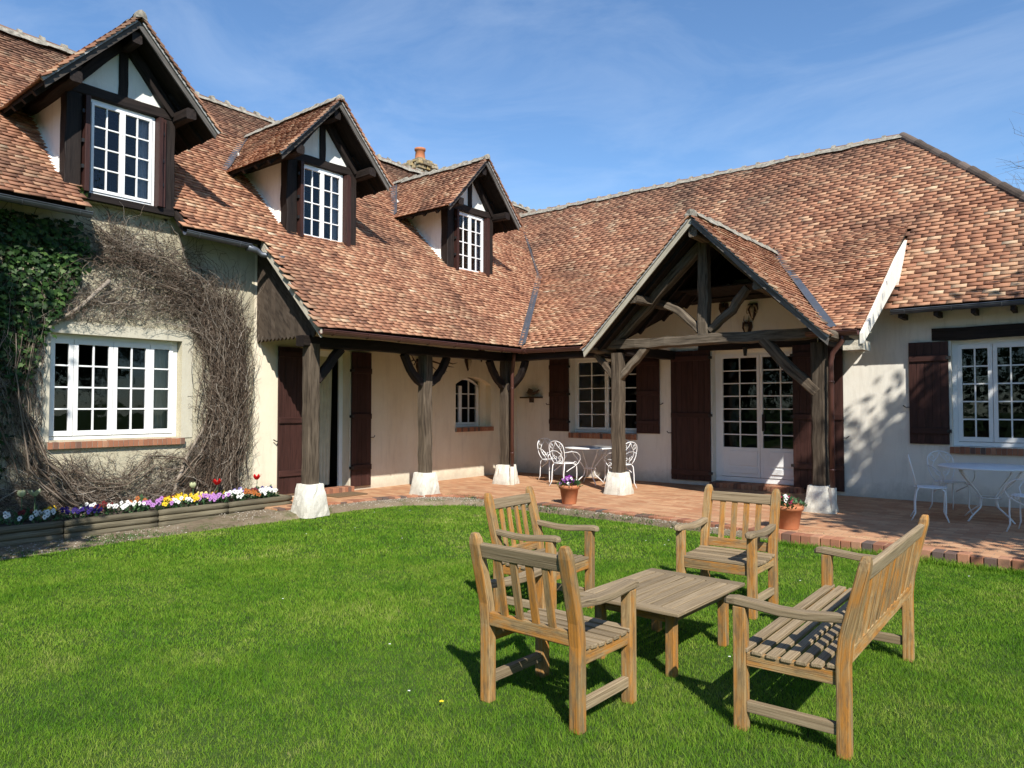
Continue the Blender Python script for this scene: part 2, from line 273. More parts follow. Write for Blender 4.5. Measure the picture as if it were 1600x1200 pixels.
def objs(name, mb, m, parent=None, bevel=0, smooth=False):
    # one object for every separate solid of the builder
    used = {}; o = None; F = np.array([f[0] for f in mb.f]); st = mb.starts+[len(mb.v)]
    for a, b in zip(st[:-1], st[1:]):
        k = [i for i in range(len(mb.f)) if a <= F[i] < b]; q = MB(); q.v = mb.v[a:b]; q.g = mb.g[a:b]; q.f = [tuple(j-a for j in mb.f[i]) for i in k]; q.t = [mb.t[i] for i in k]; o = obj(name, q, m, parent, bevel=bevel, smooth=smooth)
    return o
def npmesh(name, V, F, m, parent=None, tr=None, clips=(), smooth=False):
    V = np.asarray(V, np.float32); F = np.asarray(F, np.int32); k = F.shape[1]
    me = bpy.data.meshes.new(name); me.vertices.add(len(V)); me.vertices.foreach_set('co', V.ravel()); me.loops.add(F.size); me.loops.foreach_set('vertex_index', F.ravel())
    me.polygons.add(len(F)); me.polygons.foreach_set('loop_start', np.arange(0, F.size, k, dtype=np.int32)); me.polygons.foreach_set('loop_total', np.full(len(F), k, np.int32))
    if smooth: me.polygons.foreach_set('use_smooth', np.ones(len(F), bool))
    me.materials.append(M[m]); me.update(calc_edges=True)
    a = me.attributes.new('tr', 'FLOAT', 'FACE'); a.data.foreach_set('value', np.asarray(tr if tr is not None else rng.random(len(F)), np.float32))
    if clips:
        bm = bmesh.new(); bm.from_mesh(me)
        for co_, no_ in clips:
            bmesh.ops.bisect_plane(bm, geom=bm.verts[:]+bm.edges[:]+bm.faces[:], plane_co=co_, plane_no=no_, clear_outer=True)
        bm.to_mesh(me); bm.free()
    o = link(bpy.data.objects.new(name, me)); return fin(o, parent)
def tag(o, label=None, cat=None, group=None, kind=None):
    if label: o['label'] = label
    if cat: o['category'] = cat
    if group: o['group'] = group
    if kind: o['kind'] = kind
    return o
def thing(name, label, cat, loc=(0, 0, 0), rz=0, group=None):
    o = link(bpy.data.objects.new(name, None)); o.empty_display_size = .2; o.location = loc; o.rotation_euler = (0, 0, rz); WL[o.name] = Vector(loc); return tag(o, label, cat, group)
def copy_tree(o, parent=None):
    c = o.copy(); sc.collection.objects.link(c); c.parent = parent
    for ch in list(o.children): copy_tree(ch, c)
    return c

# ------------------------------------------------------------------ ground, strip, terrace
G = -.12
def sheet(name, poly, z, m, kind='structure', th=None):
    mb = MB()
    if th: mb.slab([(x, y, z) for x, y in poly], (0, 0, -th))
    else: mb.add([(x, y, z) for x, y in poly], [tuple(range(len(poly)))])
    return tag(obj(name, mb, m), kind=kind)
sheet('ground', [(-300, -300), (300, -300), (300, 300), (-300, 300)], G, 'ground')
TE = [(-9.7, 6.35), (-9.62, 7.2), (-9.5, 8.1), (-9.3, 8.75), (-8.95, 9.15), (-8.43, 9.36), (-7, 9.33), (-6, 9.33), (-4.4, 9.22), (-3.05, 9.05), (-1.9, 8.98), (-.6, 8.92), (4, 8.8)]
sheet('terrace', TE+[(4, 13.52), (-10.77, 13.52), (-10.77, 6.35)], 0, 'terrace', th=.3)
LE = [(-9.2, -2), (-9.25, 2.6), (-9.35, 3.6), (-9.36, 4.9), (-9.25, 6.1), (-9.3, 7.6), (-9.05, 8.45), (-8.35, 9.02), (-7.6, 9.19), (-7, 9.21), (-5.1, 9.16), (-4.2, 9.11), (-3.2, 9.0)]
IN = [(-10.1, -2), (-10.1, 2.6), (-10.1, 3.6), (-10.1, 4.9), (-10.0, 6.1), (-9.55, 7.6), (-9.24, 8.8), (-8.78, 9.25), (-7.7, 9.34), (-7, 9.325), (-5.1, 9.26), (-4.2, 9.21), (-3.2, 9.07)]
mb = MB(); vs = []
for (a, b), (c, d) in zip(LE, IN):
    zi = G+.03 if d < 5.5 else -.022
    for k, f in enumerate((0, .12, .35, .7, 1)): g_ = (0, .62, .85, .97, 1)[k] if d > 5.5 else f; vs.append((a+(c-a)*f, b+(d-b)*f, (G+.004)*(1-g_)+zi*g_))
mb.add(vs, [(i*5+j, i*5+j+1, i*5+j+6, i*5+j+5) for i in range(len(LE)-1) for j in range(4)], .5); tag(obj('dirt_path', mb, 'gravel', fix=False, smooth=True), kind='structure')
mb = MB()
def walk(P, step):
    res = []; 
    for a, b in zip(P[:-1], P[1:]):
        a, b = Vector((*a, 0)), Vector((*b, 0)); L_ = (b-a).length; k = max(1, round(L_/step)); d = (b-a)/k
        for i in range(k): res.append((a+d*(i+.5), d.normalized()))
    return res
for p, d in walk(TE, .117):
    s = Vector((d.y, -d.x, 0)); c = p-s*.055+s*random.gauss(0, .006); z1 = .004+random.gauss(0, .004)
    M4 = Matrix.Translation(c) @ Matrix.Rotation(math.atan2(d.y, d.x)+random.gauss(0, .02), 4, 'Z'); mb.box(-.054, .054, -.1, .1, G-.05, z1, t=(random.random() if random.random() > .07 else .05), M4=M4)
tag(obj('brick_edging', mb, 'brick', bevel=.006), 'row of red and black bricks edging the tiled terrace', 'brick edging')
random.seed(11)

# ------------------------------------------------------------------ the house
H = thing('farmhouse', 'L shaped farmhouse with red clay tile roofs, dormers and timber porch', 'house', (-10.75, 13.5, 0))
def wall(name, P, uu, zz, openings, th, m, parent=H, reveal=None):
    """P(u,z,d) -> point, d = outward distance; openings (u0,u1,z0,z1)"""
    us = sorted(set([uu[0], uu[1]]+[q for o in openings for q in o[:2]])); zs = sorted(set([zz[0], zz[1]]+[q for o in openings for q in o[2:4]])); mb = MB()
    for a, b in zip(us[:-1], us[1:]):
        for c, d in zip(zs[:-1], zs[1:]):
            if any(o[0] <= a and b <= o[1] and o[2] <= c and d <= o[3] for o in openings): continue
            for dd in (0, -th): mb.add([P(a, c, dd), P(b, c, dd), P(b, d, dd), P(a, d, dd)], [(0, 1, 2, 3)], .5)
    for a, b, c, d in openings:
        for q in ([(a, c), (a, d)], [(b, c), (b, d)], [(a, c), (b, c)], [(a, d), (b, d)]):
            mb.add([P(*q[0], 0), P(*q[1], 0), P(*q[1], -th), P(*q[0], -th)], [(0, 1, 2, 3)], .5)
    return obj(name, mb, m, parent, fix=False)
P1 = lambda u, z, d: (-10.75+d, u, z)
P2 = lambda u, z, d: (u, 13.5-d, z)
# front of the left wing: rough cream part, then the smooth white part under the lean-to
BW = (3.61, 5.38, 1.10, 2.53)
wall('cream_wall', P1, (.3, 6.58), (-.3, 4.42), [BW], .34, 'cream')
D1 = (7.50, 8.54, .0, 2.56); AW = (11.38, 12.54, 1.10, 2.22)
wall('porch_wall', P1, (6.58, 13.84), (-.3, 4.3), [D1, AW], .34, 'porchwall')
W2a = (-9.23, -7.55, .97, 2.63); DR = (-5.88, -4.12, .0, 2.64); RW = (-1.84, -.74, .91, 2.61)
wall('terrace_wall', P2, (-10.75, 2.2), (-.3, 3.55), [W2a, DR, RW], .34, 'white')
mb = MB()   # wall above, following the roof slope
for x0, x1 in ((-10.75, -6.9), (-6.9, -3.0), (-3.0, -2.62)): mb.slab([(x0, 13.5, 3.55), (x1, 13.5, 3.55), (x1, 13.5, 3.98), (x0, 13.5, 3.98)], (0, .34, 0))
objs('upper_wall', mb, 'white', H)
mb = MB()   # other sides of the house, never seen from the lawn but there
for a in ((-18, -10.9, .3, .6, -.3, 4.0), (-18.3, -18, .3, 21, -.3, 3.6), (-18, 2.2, 20.7, 21, -.3, 3.3), (1.9, 2.2, 13.84, 20.7, -.3, 3.2)): mb.box(*a)
objs('rear_wall', mb, 'white', H)
mb = MB()
for a in ((-15.0, -14.9, .7, 20, 0, 4.2), (-10.5, 1.9, 17.2, 17.3, 0, 3.4), (-14.9, -11.15, 5.9, 6.0, 0, 4.2), (-14.9, -11.15, 9.6, 9.7, 0, 4.2), (-6.9, -6.8, 13.9, 17.2, 0, 3.4), (-3.0, -2.9, 13.9, 17.2, 0, 3.4)): mb.box(*a)
mb.box(-17.9, -11.1, .7, 20.6, -.02, .0); mb.box(-11.1, 1.85, 13.86, 20.6, -.02, .0); mb.box(-17.9, -11.1, .7, 13.4, 3.0, 3.1); mb.box(-11.0, 1.85, 13.86, 20.6, 3.0, 3.1)
objs('interior_wall', mb, 'inner', H)
# band of plain render round the big window
mb = MB(); u0, u1, z0, z1 = BW
for q in ((u0-.17, u0-.001, z0-.02, z1+.16), (u1+.001, u1+.17, z0-.02, z1+.16), (u0-.001, u1+.001, z1+.001, z1+.16)): mb.box(-10.75, -10.738, q[0], q[1], q[2], q[3])
M['band'] = m_plaster('plain render band', (.50, .46, .36), (.60, .56, .45), (.40, .36, .28), .35, .3)
obj('window_surround', mb, 'band', H)

def window(name, P, u0, u1, z0, z1, d, leaves, rows, parent, fw=.055, pm=True, bars=.022, arch=0, st=None, zb=0):
    """painted frame with glazing bars (one mesh) and its pane; leaves = list of (width share, columns)"""
    fr = MB(); gl = MB()
    def bx(a, b, c, e, da, db): 
        p, q = P(a, c, da), P(b, e, db); fr.box(p[0], q[0], p[1], q[1], p[2], q[2])
    def topz(u): 
        if not arch: return z1
        f = (u-(u0+u1)/2)/((u1-u0)/2); return z1-arch*f*f
    bx(u0, u0+fw, z0, topz(u0), d-.05, d); bx(u1-fw, u1, z0, topz(u1), d-.05, d); bx(u0+fw, u1-fw, z0, z0+fw*.9, d-.05, d+.004)
    if not arch: bx(u0+fw, u1-fw, z1-fw, z1, d-.05, d)
    else:
        n = 10
        for i in range(n):
            a, b = u0+(u1-u0)*i/n, u0+(u1-u0)*(i+1)/n; v = [P(a, topz(a)-fw, d), P(b, topz(b)-fw, d), P(b, topz(b), d), P(a, topz(a), d)]; w_ = [P(a, topz(a)-fw, d-.05), P(b, topz(b)-fw, d-.05), P(b, topz(b), d-.05), P(a, topz(a), d-.05)]
            fr.add(v+w_, [(0, 1, 2, 3), (7, 6, 5, 4), (0, 4, 5, 1), (3, 2, 6, 7)], .5)
    tot = sum(l[0] for l in leaves); a = u0+fw; W = u1-u0-2*fw; st = st or fw*.85
    for i, (sh, cols) in enumerate(leaves):
        b = a+W*sh/tot; zt = z1-fw if not arch else z1-fw
        top = min(topz(a), topz(b))-fw if arch else zt
        bx(a+.003, a+st, z0+fw, top, d-.04, d+.018); bx(b-st, b-.003, z0+fw, top, d-.04, d+.018); bx(a+st, b-st, z0+fw, z0+fw+st*1.15+zb, d-.04, d+.018)
        if not arch: bx(a+st, b-st, top-st, top, d-.04, d+.018)
        ia, ib, ic, ie = a+st, b-st, z0+fw+st*1.15+zb, (top-st if not arch else z1-fw)
        for c in range(1, cols):
            x = ia+(ib-ia)*c/cols; bx(x-bars/2, x+bars/2, ic, (ie if not arch else topz(x)-fw), d-.028, d+.010)
        for r in range(1, rows):
            z = ic+(ie-ic)*r/rows; bx(ia, ib, z-bars/2, z+bars/2, d-.026, d+.008)
        gl.add([P(ia, ic, d-.012), P(ib, ic, d-.012), P(ib, ie, d-.012), P(ia, ie, d-.012)], [(0, 1, 2, 3)], .5)
        a = b
    o = obj(name, fr, 'paint', parent, bevel=.003); obj('pane', gl, 'glass', o, fix=False) if parent is H else obj('pane', gl, 'glass', parent, fix=False); return o
def brick_sill(P, u0, u1, z0, z1, parent, out=.05, dp=.2):
    mb = MB(); n = max(4, round((u1-u0)/.068)); w = (u1-u0)/n
    for i in range(n):
        p = P(u0+i*w+.003, z0, out); q = P(u0+(i+1)*w-.003, z1+random.gauss(0, .002), -dp); mb.box(p[0], q[0], p[1], q[1], p[2], q[2], t=random.choice([random.random(), random.uniform(.3, .8), random.uniform(.3, .8), .03 if random.random() < .35 else .5]))
    p = P(u0, z0+.004, out-.004); q = P(u1, z1-.004, -dp); mo = MB().box(p[0], q[0], p[1], q[1], p[2], q[2]); o = obj('brick_sill', mb, 'brick', parent, bevel=.003); obj('mortar', mo, 'mortar', o); return o
def shutter(P, u0, u1, z0, z1, d, hinge=1, battens=(.13, .5, .87), th=.035, latch=True):
    mb = MB(); n = max(3, round((u1-u0)/.12)); w = (u1-u0)/n
    for i in range(n):
        p = P(u0+i*w+.002, z0, d); q = P(u0+(i+1)*w-.002, z1, d+th-.003*random.random()); mb.box(p[0], q[0], p[1], q[1], p[2], q[2], t=random.uniform(.3, .7))
    p = P(u0+.001, z0+.002, d+.004); q = P(u1-.001, z1-.002, d+th-.008); mb.box(p[0], q[0], p[1], q[1], p[2], q[2], t=.1)
    o = obj('shutter', mb, 'shut', H, bevel=.003); bt = MB(); hg = MB()
    for b in battens:
        z = z0+(z1-z0)*b; p = P(u0+.01, z-.05, d+th); q = P(u1-.01, z+.05, d+th+.028); bt.box(p[0], q[0], p[1], q[1], p[2], q[2])
        e = u1 if hinge > 0 else u0; p = P(e-.03, z-.025, d+.0); q = P(e+.03, z+.025, d+th+.035); hg.box(p[0], q[0], p[1], q[1], p[2], q[2])
    objs('batten', bt, 'shut', o, bevel=.004); objs('hinge', hg, 'iron', o)
    if latch:
        e = u0 if hinge > 0 else u1; z = z0+(z1-z0)*.36; l = MB().tube([P(e, z, d+.02), P(e-.05*hinge, z+.0, d+.05), P(e-.09*hinge, z+.03, d+.03)], .009, 6); obj('latch', l, 'iron', o)
    return o
# big window, four lights
window('window', P1, BW[0]-.03, BW[1]-.005, 1.08, 2.53, -.13, [(.62, 1), (1.1, 2), (1.1, 2), (.74, 1)], 4, H, fw=.07)
mb = MB(); mb.box(-10.92, -10.80, BW[0], BW[1], 1.0, 1.078); obj('window_board', mb, 'paint', H)
brick_sill(P1, 3.58, 5.42, .985, 1.075, H, .06, .06)
cb = MB()
def curtain(mb, P, u0, u1, z0, z1, d, folds=6, amp=.03, taper=0):
    n = folds*6; vs = []
    for k, z in enumerate((z0, z0+(z1-z0)*.5, z1)):
        for i in range(n+1):
            f = i/n; u = u0+(u1-u0)*f*(1-taper*(1-k/2)); vs.append(P(u, z, d+amp*math.sin(f*folds*2*math.pi+k*.4)))
    mb.add(vs, [(r*(n+1)+i, r*(n+1)+i+1, (r+1)*(n+1)+i+1, (r+1)*(n+1)+i) for r in range(2) for i in range(n)], .5)
mb = MB(); curtain(mb, P1, 5.02, 5.30, 1.15, 2.4, -.28, 4, .03, -.25); obj('curtain', mb, 'curt', H, fix=False, smooth=True)
# doorway behind the first post: shutters folded back, striped curtain, dark hall
shutter(P1, 7.02, 7.49, .07, 2.56, .012, 1, battens=(.14, .50, .95)); shutter(P1, 8.56, 9.02, .07, 2.56, .012, -1, battens=(.14, .52, .86))
mb = MB(); curtain(mb, P1, 8.02, 8.33, .12, 2.5, -.26, 4, .028, .12); obj('curtain', mb, 'curt', H, fix=False, smooth=True)
mb = MB(); mb.box(-11.0, -10.95, 8.46, 8.54, 0, 2.56); mb.box(-11.0, -10.95, 7.5, 7.58, 0, 2.56); mb.box(-11.0, -10.95, 7.58, 8.46, 2.46, 2.56)
objs('door_frame', mb, 'paint', H, bevel=.004)
mb = MB(); 
for i in range(14): mb.box(-10.78, -10.55, 7.56+i*.068, 7.56+i*.068+.062, 0, .10, t=random.random())
obj('door_step', mb, 'brick', H, bevel=.005)
# arched window
window('arched_window', P1, 11.38, 12.34, 1.10, 2.19, -.2, [(.5, 1), (.95, 2)], 3, H, fw=.05, arch=.17)
mb = MB(); n = 12; u0, u1 = 11.38, 12.54
for dd in (.0,):
    for i in range(n):
        a, b = u0+(u1-u0)*i/n, u0+(u1-u0)*(i+1)/n; tz = lambda u: 2.20-.17*((u-(u0+u1)/2)/((u1-u0)/2))**2
        v = [P1(a, tz(a), 0.001), P1(b, tz(b), 0.001), P1(b, 2.23, 0.001), P1(a, 2.23, 0.001)]; q = [P1(a, tz(a), -.33), P1(b, tz(b), -.33), P1(b, 2.23, -.33), P1(a, 2.23, -.33)]
        mb.add(v+q, [(0, 1, 2, 3), (0, 4, 5, 1), (7, 6, 5, 4)], .5)
obj('arch_head', mb, 'porchwall', H); mb = MB(); mb.box(-10.97, -10.9, 12.34, 12.54, 1.1, 2.2); obj('arch_reveal', mb, 'porchwall', H)
brick_sill(P1, 11.36, 12.58, 1.0, 1.095, H, .06, .2)
# terrace wall openings
window('window', P2, W2a[0]+.0, W2a[1]-.0, .975, 2.63, -.2, [(1, 2), (1, 2)], 5, H, fw=.055)
brick_sill(P2, W2a[0]-.02, W2a[1]+.02, .85, .965, H, .05, .2)
shutter(P2, -9.78, -9.25, .99, 2.66, .012, 1); shutter(P2, -7.53, -7.0, .99, 2.66, .012, -1)
shutter(P2, -6.74, -5.9, .09, 2.66, .012, 1, battens=(.06, .5, .94)); shutter(P2, -4.32, -3.46, .07, 2.66, .03, -1, battens=(.16, .5, .93))
dr = window('french_door', P2, -5.88, -4.12, .10, 2.64, -.17, [(1, 2), (1, 2)], 7, H, fw=.10, zb=.50, st=.055)
mb = MB()
for c in (-5.32, -4.55):
    for z0, z1 in ((.27, .38), (.42, .70)): mb.box(c-.27, c+.27, 13.652, 13.63, z0, z1)
objs('door_panel', mb, 'paint', dr, bevel=.006)
mb = MB().tube([(-4.93, 13.63, 1.12), (-4.93, 13.6, 1.15), (-4.93, 13.6, 1.32), (-4.93, 13.63, 1.35)], .012, 6); mb.box(-4.955, -4.905, 13.65, 13.635, 1.08, 1.40); obj('handle', mb, 'iron', dr)
mb = MB()
for i in range(25): mb.box(-5.86+i*.069, -5.86+i*.069+.063, 13.28, 13.66, 0, .095, t=random.random())
obj('door_step', mb, 'brick', H, bevel=.005)
window('window', P2, -1.84, -.74, .915, 2.61, -.12, [(1, 2), (1, 2)], 5, H, fw=.075)
shutter(P2, -.71, -.14, .94, 2.60, .012, -1, battens=(.13, .84))
brick_sill(P2, -1.87, -.70, .80, .905, H, .05, .16)
shutter(P2, -2.44, -1.87, .94, 2.60, .012, 1, battens=(.13, .84))
mb = MB().beam((-6.15, 13.5, 2.71), (-3.9, 13.5, 2.71), .06, .15, seg=6, jit=.004); mb.beam((-2.1, 13.5, 2.715), (.5, 13.5, 2.715), .06, .2, seg=6, jit=.004); objs('lintel', mb, 'dark', H)

# ------------------------------------------------------------------ roofs
S = .972; zL = lambda x: 2.70+S*(-8.8-x)
VK = (-10.99, 14.72); VE = (-8.8, 11.2); VT = (-13.50, 17.1)   # valley: kink, eave end, top
def tiles(name, parent, O, u, v, U, V, keep=None, clips=(), m='tile', g=.088, w=.175, seed=1, wob=1.):
    r = np.random.default_rng(seed); O = np.array(O, float); u = np.array(u, float); u /= np.linalg.norm(u); v = np.array(v, float); v /= np.linalg.norm(v); n = np.cross(u, v); n = n if n[2] > 0 else -n
    rows = int((V[1]-V[0])/g)+1; cols = int((U[1]-U[0])/w)+2; J, I = np.meshgrid(np.arange(rows), np.arange(cols), indexing='ij'); J = J.ravel(); I = I.ravel()
    a = U[0]+(I-.5*(J % 2))*w+r.normal(0, .0012, len(J))+r.normal(0, .03, rows)[J]; b = V[0]+J*g
    b = b+wob*(.022*np.sin(a*.55+b*.7)+.012*np.sin(a*1.7+J*.5)+.006*np.sin(a*4.1+J*1.9))*np.minimum(1, J/3)+r.normal(0, .0045, len(J)); hh = wob*(.022*np.sin(a*.8+1)*np.sin(b*1.1+.6)+.008*np.sin(a*2.9)*np.sin(b*2.3))+np.abs(r.normal(0, .0014, len(J)))
    C = O+np.outer(a+w/2, u)+np.outer(b+g*.6, v)
    if keep is not None:
        k = keep(C[:, 0], C[:, 1], C[:, 2]); a, b, hh, J = a[k], b[k], hh[k], J[k]
    N_ = len(a); L_ = g*1.75; tw = w-.0005; rot = r.normal(0, .003, N_); V8 = []
    for (da, db, h) in ((0, 0, .034), (tw, 0, .034), (tw, L_, .0), (0, L_, .0), (0, 0, .052), (tw, 0, .052), (tw, L_, .014), (0, L_, .014)):
        V8.append(O+np.outer(a+da, u)+np.outer(b+db+rot*(1 if da else -1), v)+np.outer(h+hh+(r.normal(0, .0018, N_)), n))
    Vv = np.stack(V8, 1).reshape(-1, 3); base = np.arange(N_)[:, None]*8
    F = np.concatenate([base+np.array(f)[None] for f in ((4, 5, 6, 7), (0, 1, 5, 4), (1, 2, 6, 5), (3, 0, 4, 7), (3, 2, 1, 0))]); tr = np.tile(r.beta(1.7, 2.0, N_), 5)
    return npmesh(name, Vv, F, m, parent, tr, clips)
DC = [4.42, 7.80, 11.68]   # dormer centres
VL = Vector(VE+(0,)); VK3 = Vector(VK+(0,)); VT3 = Vector(VT+(0,))
def side_no(a, b, left):   # horizontal normal of the vertical plane through a,b
    d = (b-a).normalized(); n = Vector((-d.y, d.x, 0)); return n if left else -n
# the left roof: outer (removed) side of the valley is +Y / +X
nl = side_no(VL, VK3, False); nl = nl if nl.x > 0 else -nl; nu = side_no(VK3, VT3, False); nu = nu if nu.x > 0 else -nu
LR = MB()
def lp(*pts): LR.slab([(x, y, zL(x)) for x, y in pts], (0, 0, -.09))
RX = -13.95
lp((-10.35, .3), (-10.35, 3.85), (-10.62, 3.85), (-10.62, 3.72), (RX, 3.72), (RX, .3))
lp((-12.1, 3.72), (-12.1, 5.14), (RX, 5.14), (RX, 3.72)); lp((-10.35, 5.2), (-10.35, 6.45), (RX, 6.45), (RX, 5.14), (-10.62, 5.14))
lp((-8.8, 6.45), (-8.8, 7.1), (RX, 7.1), (RX, 6.45)); lp((-8.8, 7.1), (-8.8, 8.5), (-10.6, 8.5), (-10.6, 7.1)); lp((-12, 7.1), (-12, 8.5), (RX, 8.5), (RX, 7.1))
lp((-8.8, 8.5), (-8.8, 11.2), (-10.6, 14.09), (-10.6, 8.5)); lp((-10.6, 8.5), (-10.6, 10.98), (-12, 10.98), (-12, 8.5)); lp((-10.6, 12.38), (-10.6, 14.09), (-10.99, 14.72), (-12, 15.66), (-12, 12.38)); lp((-12, 8.5), (-12, 15.66), (-13.5, 17.1), (RX, 17.5), (RX, 8.5))
lp((-13.5, 17.1), (RX, 17.5), (RX, 18.7), (-13.4, 18.7))
rl = obj('roof', LR, 'under', H)
def keepL(x, y, z):
    k = (x > RX) & (y > .35) & ~((y < 6.45) & (x > -10.30)) & ~((x > -10.70) & (y > 3.86) & (y < 5.2))
    for c in DC: k &= ~((np.abs(y-c) < .66) & (x > -12.05) & (x < -10.66))
    return k
cl = [((RX, 0, 0), (-1, 0, 0)), (tuple(VL), tuple(nl)), (tuple(VK3), tuple(nu))]
tiles('roof_tiles', rl, (-8.78, 0, zL(-8.78)), (0, 1, 0), (-1, 0, S), (.4, 17.6), (0, 7.35), keepL, cl, seed=3)
tiles('roof_tiles', rl, (-8.78, 0, zL(-8.78)), (0, 1, 0), (-1, 0, S), (16.6, 18.8), (6.3, 7.35), lambda x, y, z: (x > RX) & (y > 17.0+(-13.5-x)*.9), [((RX, 0, 0), (-1, 0, 0))], seed=4)
# right roof
SR = 1.03; zR = lambda y: 3.15+SR*(y-13.1); SP = .61; zP = lambda y: 2.66+SP*(y-11.2); RY = 17.1; RZ = zR(RY)
RX2 = -3.15; HX = 1.03
RR = MB()
def rp(f, *pts): RR.slab([(x, y, f(y)) for x, y in pts], (0, 0, -.09))
rp(zR, VK, (-2.62, 14.72), (-2.62, RY-.515), (-3.15, RY), VT); HE = (RX2+HX*4.0, 13.1)
rp(zR, (-2.62, 13.1), HE, (RX2+.55, RY-.534), (-2.62, RY-.515)); 
RR.slab([(RX2, RY, RZ), (HE[0], HE[1], 3.15), (HE[0], 21.1, 3.15)], (0, 0, -.09)); RR.slab([(RX2, RY, RZ), (HE[0], 21.1, 3.15), (-13.5, 21.1, 3.15), (-13.5, RY, RZ)], (0, 0, -.09))
RR.slab([(RX, .3, 7.7), (RX, 21.1, 7.7), (-18.6, 21.1, 3.3), (-18.6, .3, 3.3)], (0, 0, -.09)); RR.slab([(-18.2, .45, 3.6), (RX, .45, 7.5), (-10.9, .45, 4.4), (-10.9, .45, 3.6)], (0, .1, 0))
# porch roof plane with the gable cut out
GX = -4.95; GZ = 4.55; GH = 1.99; GY = 10.65; yb = 11.2+(GZ-2.66)/SP
xl = GX-(GZ-2.66); xr = GX+(GZ-2.66)
rp(zP, VE, (xl, 11.2), (GX, yb), (GX, 14.72), VK); rp(zP, (xr, 11.2), (-2.64, 11.2), (-2.64, 14.72), (GX, 14.72), (GX, yb))
rr = obj('roof', RR, 'under', H)
hipn = Vector((4.0, HX*4.0, 0)).normalized()
tiles('roof_tiles', rr, (0, 13.08, zR(13.08)), (1, 0, 0), (0, 1, SR), (-13.7, 1.6), (0, 5.75), lambda x, y, z: ~((x < -2.62) & (y < 14.60)), [((0, RY, 0), (0, 1, 0)), ((RX2, RY, 0), tuple(hipn)), (tuple(VK3), tuple(-nu))], m='tile2', g=.100, w=.22, seed=8)
g1n = Vector((-1, -SP/1.0, 0)); 
kl = lambda x, y, z: (GZ-np.abs(x-GX)) < zP(y)-.03
tiles('roof_tiles', rr, (0, 11.17, zP(11.17)), (1, 0, 0), (0, 1, SP), (-11.2, -2.60), (0, 4.25), kl, [(tuple(VL), tuple(-nl)), ((-2.62, 0, 0), (1, 0, 0))], m='tile', g=.092, w=.18, seed=9)
# gable of the porch
GR = MB()
for s in (-1, 1):
    e = GX+s*GH; zt = GZ-GH; ye = 11.2+(zt-2.66)/SP
    GR.slab([(GX, GY, GZ), (e, GY, zt), (e, 11.2, zt), (GX+s*(GZ-2.66), 11.2, 2.66), (GX, yb, GZ)], (0, 0, -.07))
gr = obj('porch_gable_roof', GR, 'under', H)
for s, sd in ((-1, 21), (1, 22)):
    no = Vector((-s*1.0, SP, 0)).normalized()  # keep in front of the valley line
    tiles('roof_tiles', gr, (GX+s*GH*1.02, 0, GZ-GH*1.02), (0, 1, 0), (-s, 0, 1), (GY-.05, yb+.1), (0, 2.93), None, [((GX, yb, 0), (s*1.0, SP, 0)), ((GX, 0, 0), (-s, 0, 0)), ((0, GY-.04, 0), (0, -1, 0))], g=.10, w=.17, seed=sd)
for s in (-1, 1):
    mb = MB(); e = GX+s*(GH+.05); fl = .0
    mb.slab([(GX, GY, GZ-.01), (e, GY, GZ-GH-.06), (e-s*.02, GY, GZ-GH-.16), (GX, GY, GZ-.125)], (0, -.03, 0)); obj('bargeboard', mb, 'barge' if s < 0 else 'vergeboard', gr, bevel=.004)  # left board paler than the right: sunlight put into its colour
for s, m_ in ((-1, 'zinc'), (1, 'zinc')):
    mb = MB(); pts = []
    for k in range(9):
        f = k/8; x = GX+s*(GZ-2.66)*(1-f); y = 11.2+(yb-11.2)*f; z = zP(y); pts.append((x, y, z))
    vs = []; 
    for x, y, z in pts: vs += [(x-s*.07, y-.02, z+.09+.045), (x+s*.0, y, z+.05), (x+s*.09, y+.04, z+.07)]
    mb.add(vs, [(i*3+j, i*3+j+1, i*3+j+4, i*3+j+3) for i in range(8) for j in range(2)], .5); obj('valley_flashing', mb, m_, gr, fix=False)
def verge(parent, top, foot, out, up, gauge=.10, m='tile2'):
    """stepped tile ends and pale bedding along a verge"""
    top, foot, out, up = Vector(top), Vector(foot), Vector(out), Vector(up); d = top-foot; n = int(d.length/gauge); dn = d.normalized(); nr = (up-dn*up.dot(dn)).normalized(); mb = MB(); mo = MB()
    for i in range(n):
        b = foot+dn*(i*gauge+random.gauss(0, .004)); ln = gauge*1.5; a0 = b+nr*.038; a1 = b+dn*ln+nr*.006; t_ = nr*.024; w_ = out*(.075+random.gauss(0, .006)); q = -out*.05
        mb.add([a0+q, a0+w_, a1+w_, a1+q, a0+q+t_, a0+w_+t_, a1+w_+t_, a1+q+t_], [(0, 1, 2, 3), (4, 7, 6, 5), (0, 4, 5, 1), (1, 5, 6, 2), (2, 6, 7, 3), (3, 7, 4, 0)], random.betavariate(1.6, 1.9))
        w2 = out*.045; c0 = b-nr*.012; c1 = b+dn*gauge*.98-nr*.012; mo.add([c0+w2, c1+w2, c1+w2+nr*.02, c0+w2+nr*.048, c0, c1, c1+nr*.02, c0+nr*.048], [(0, 1, 2, 3), (7, 6, 5, 4), (0, 3, 7, 4), (1, 5, 6, 2), (2, 6, 7, 3), (0, 4, 5, 1)], .5)
    obj('verge_tiles', mb, m, parent); obj('verge_mortar', mo, 'bedding', parent)
M['bedding'] = m_plain('pale verge bedding', (.34, .34, .33), .9, .3, 20, 0, .6)
for s in (-1, 1): verge(gr, (GX, GY-.01, GZ+.0), (GX+s*(GH+.04), GY-.01, GZ-GH-.04), (0, -1, 0), (0, 0, 1))
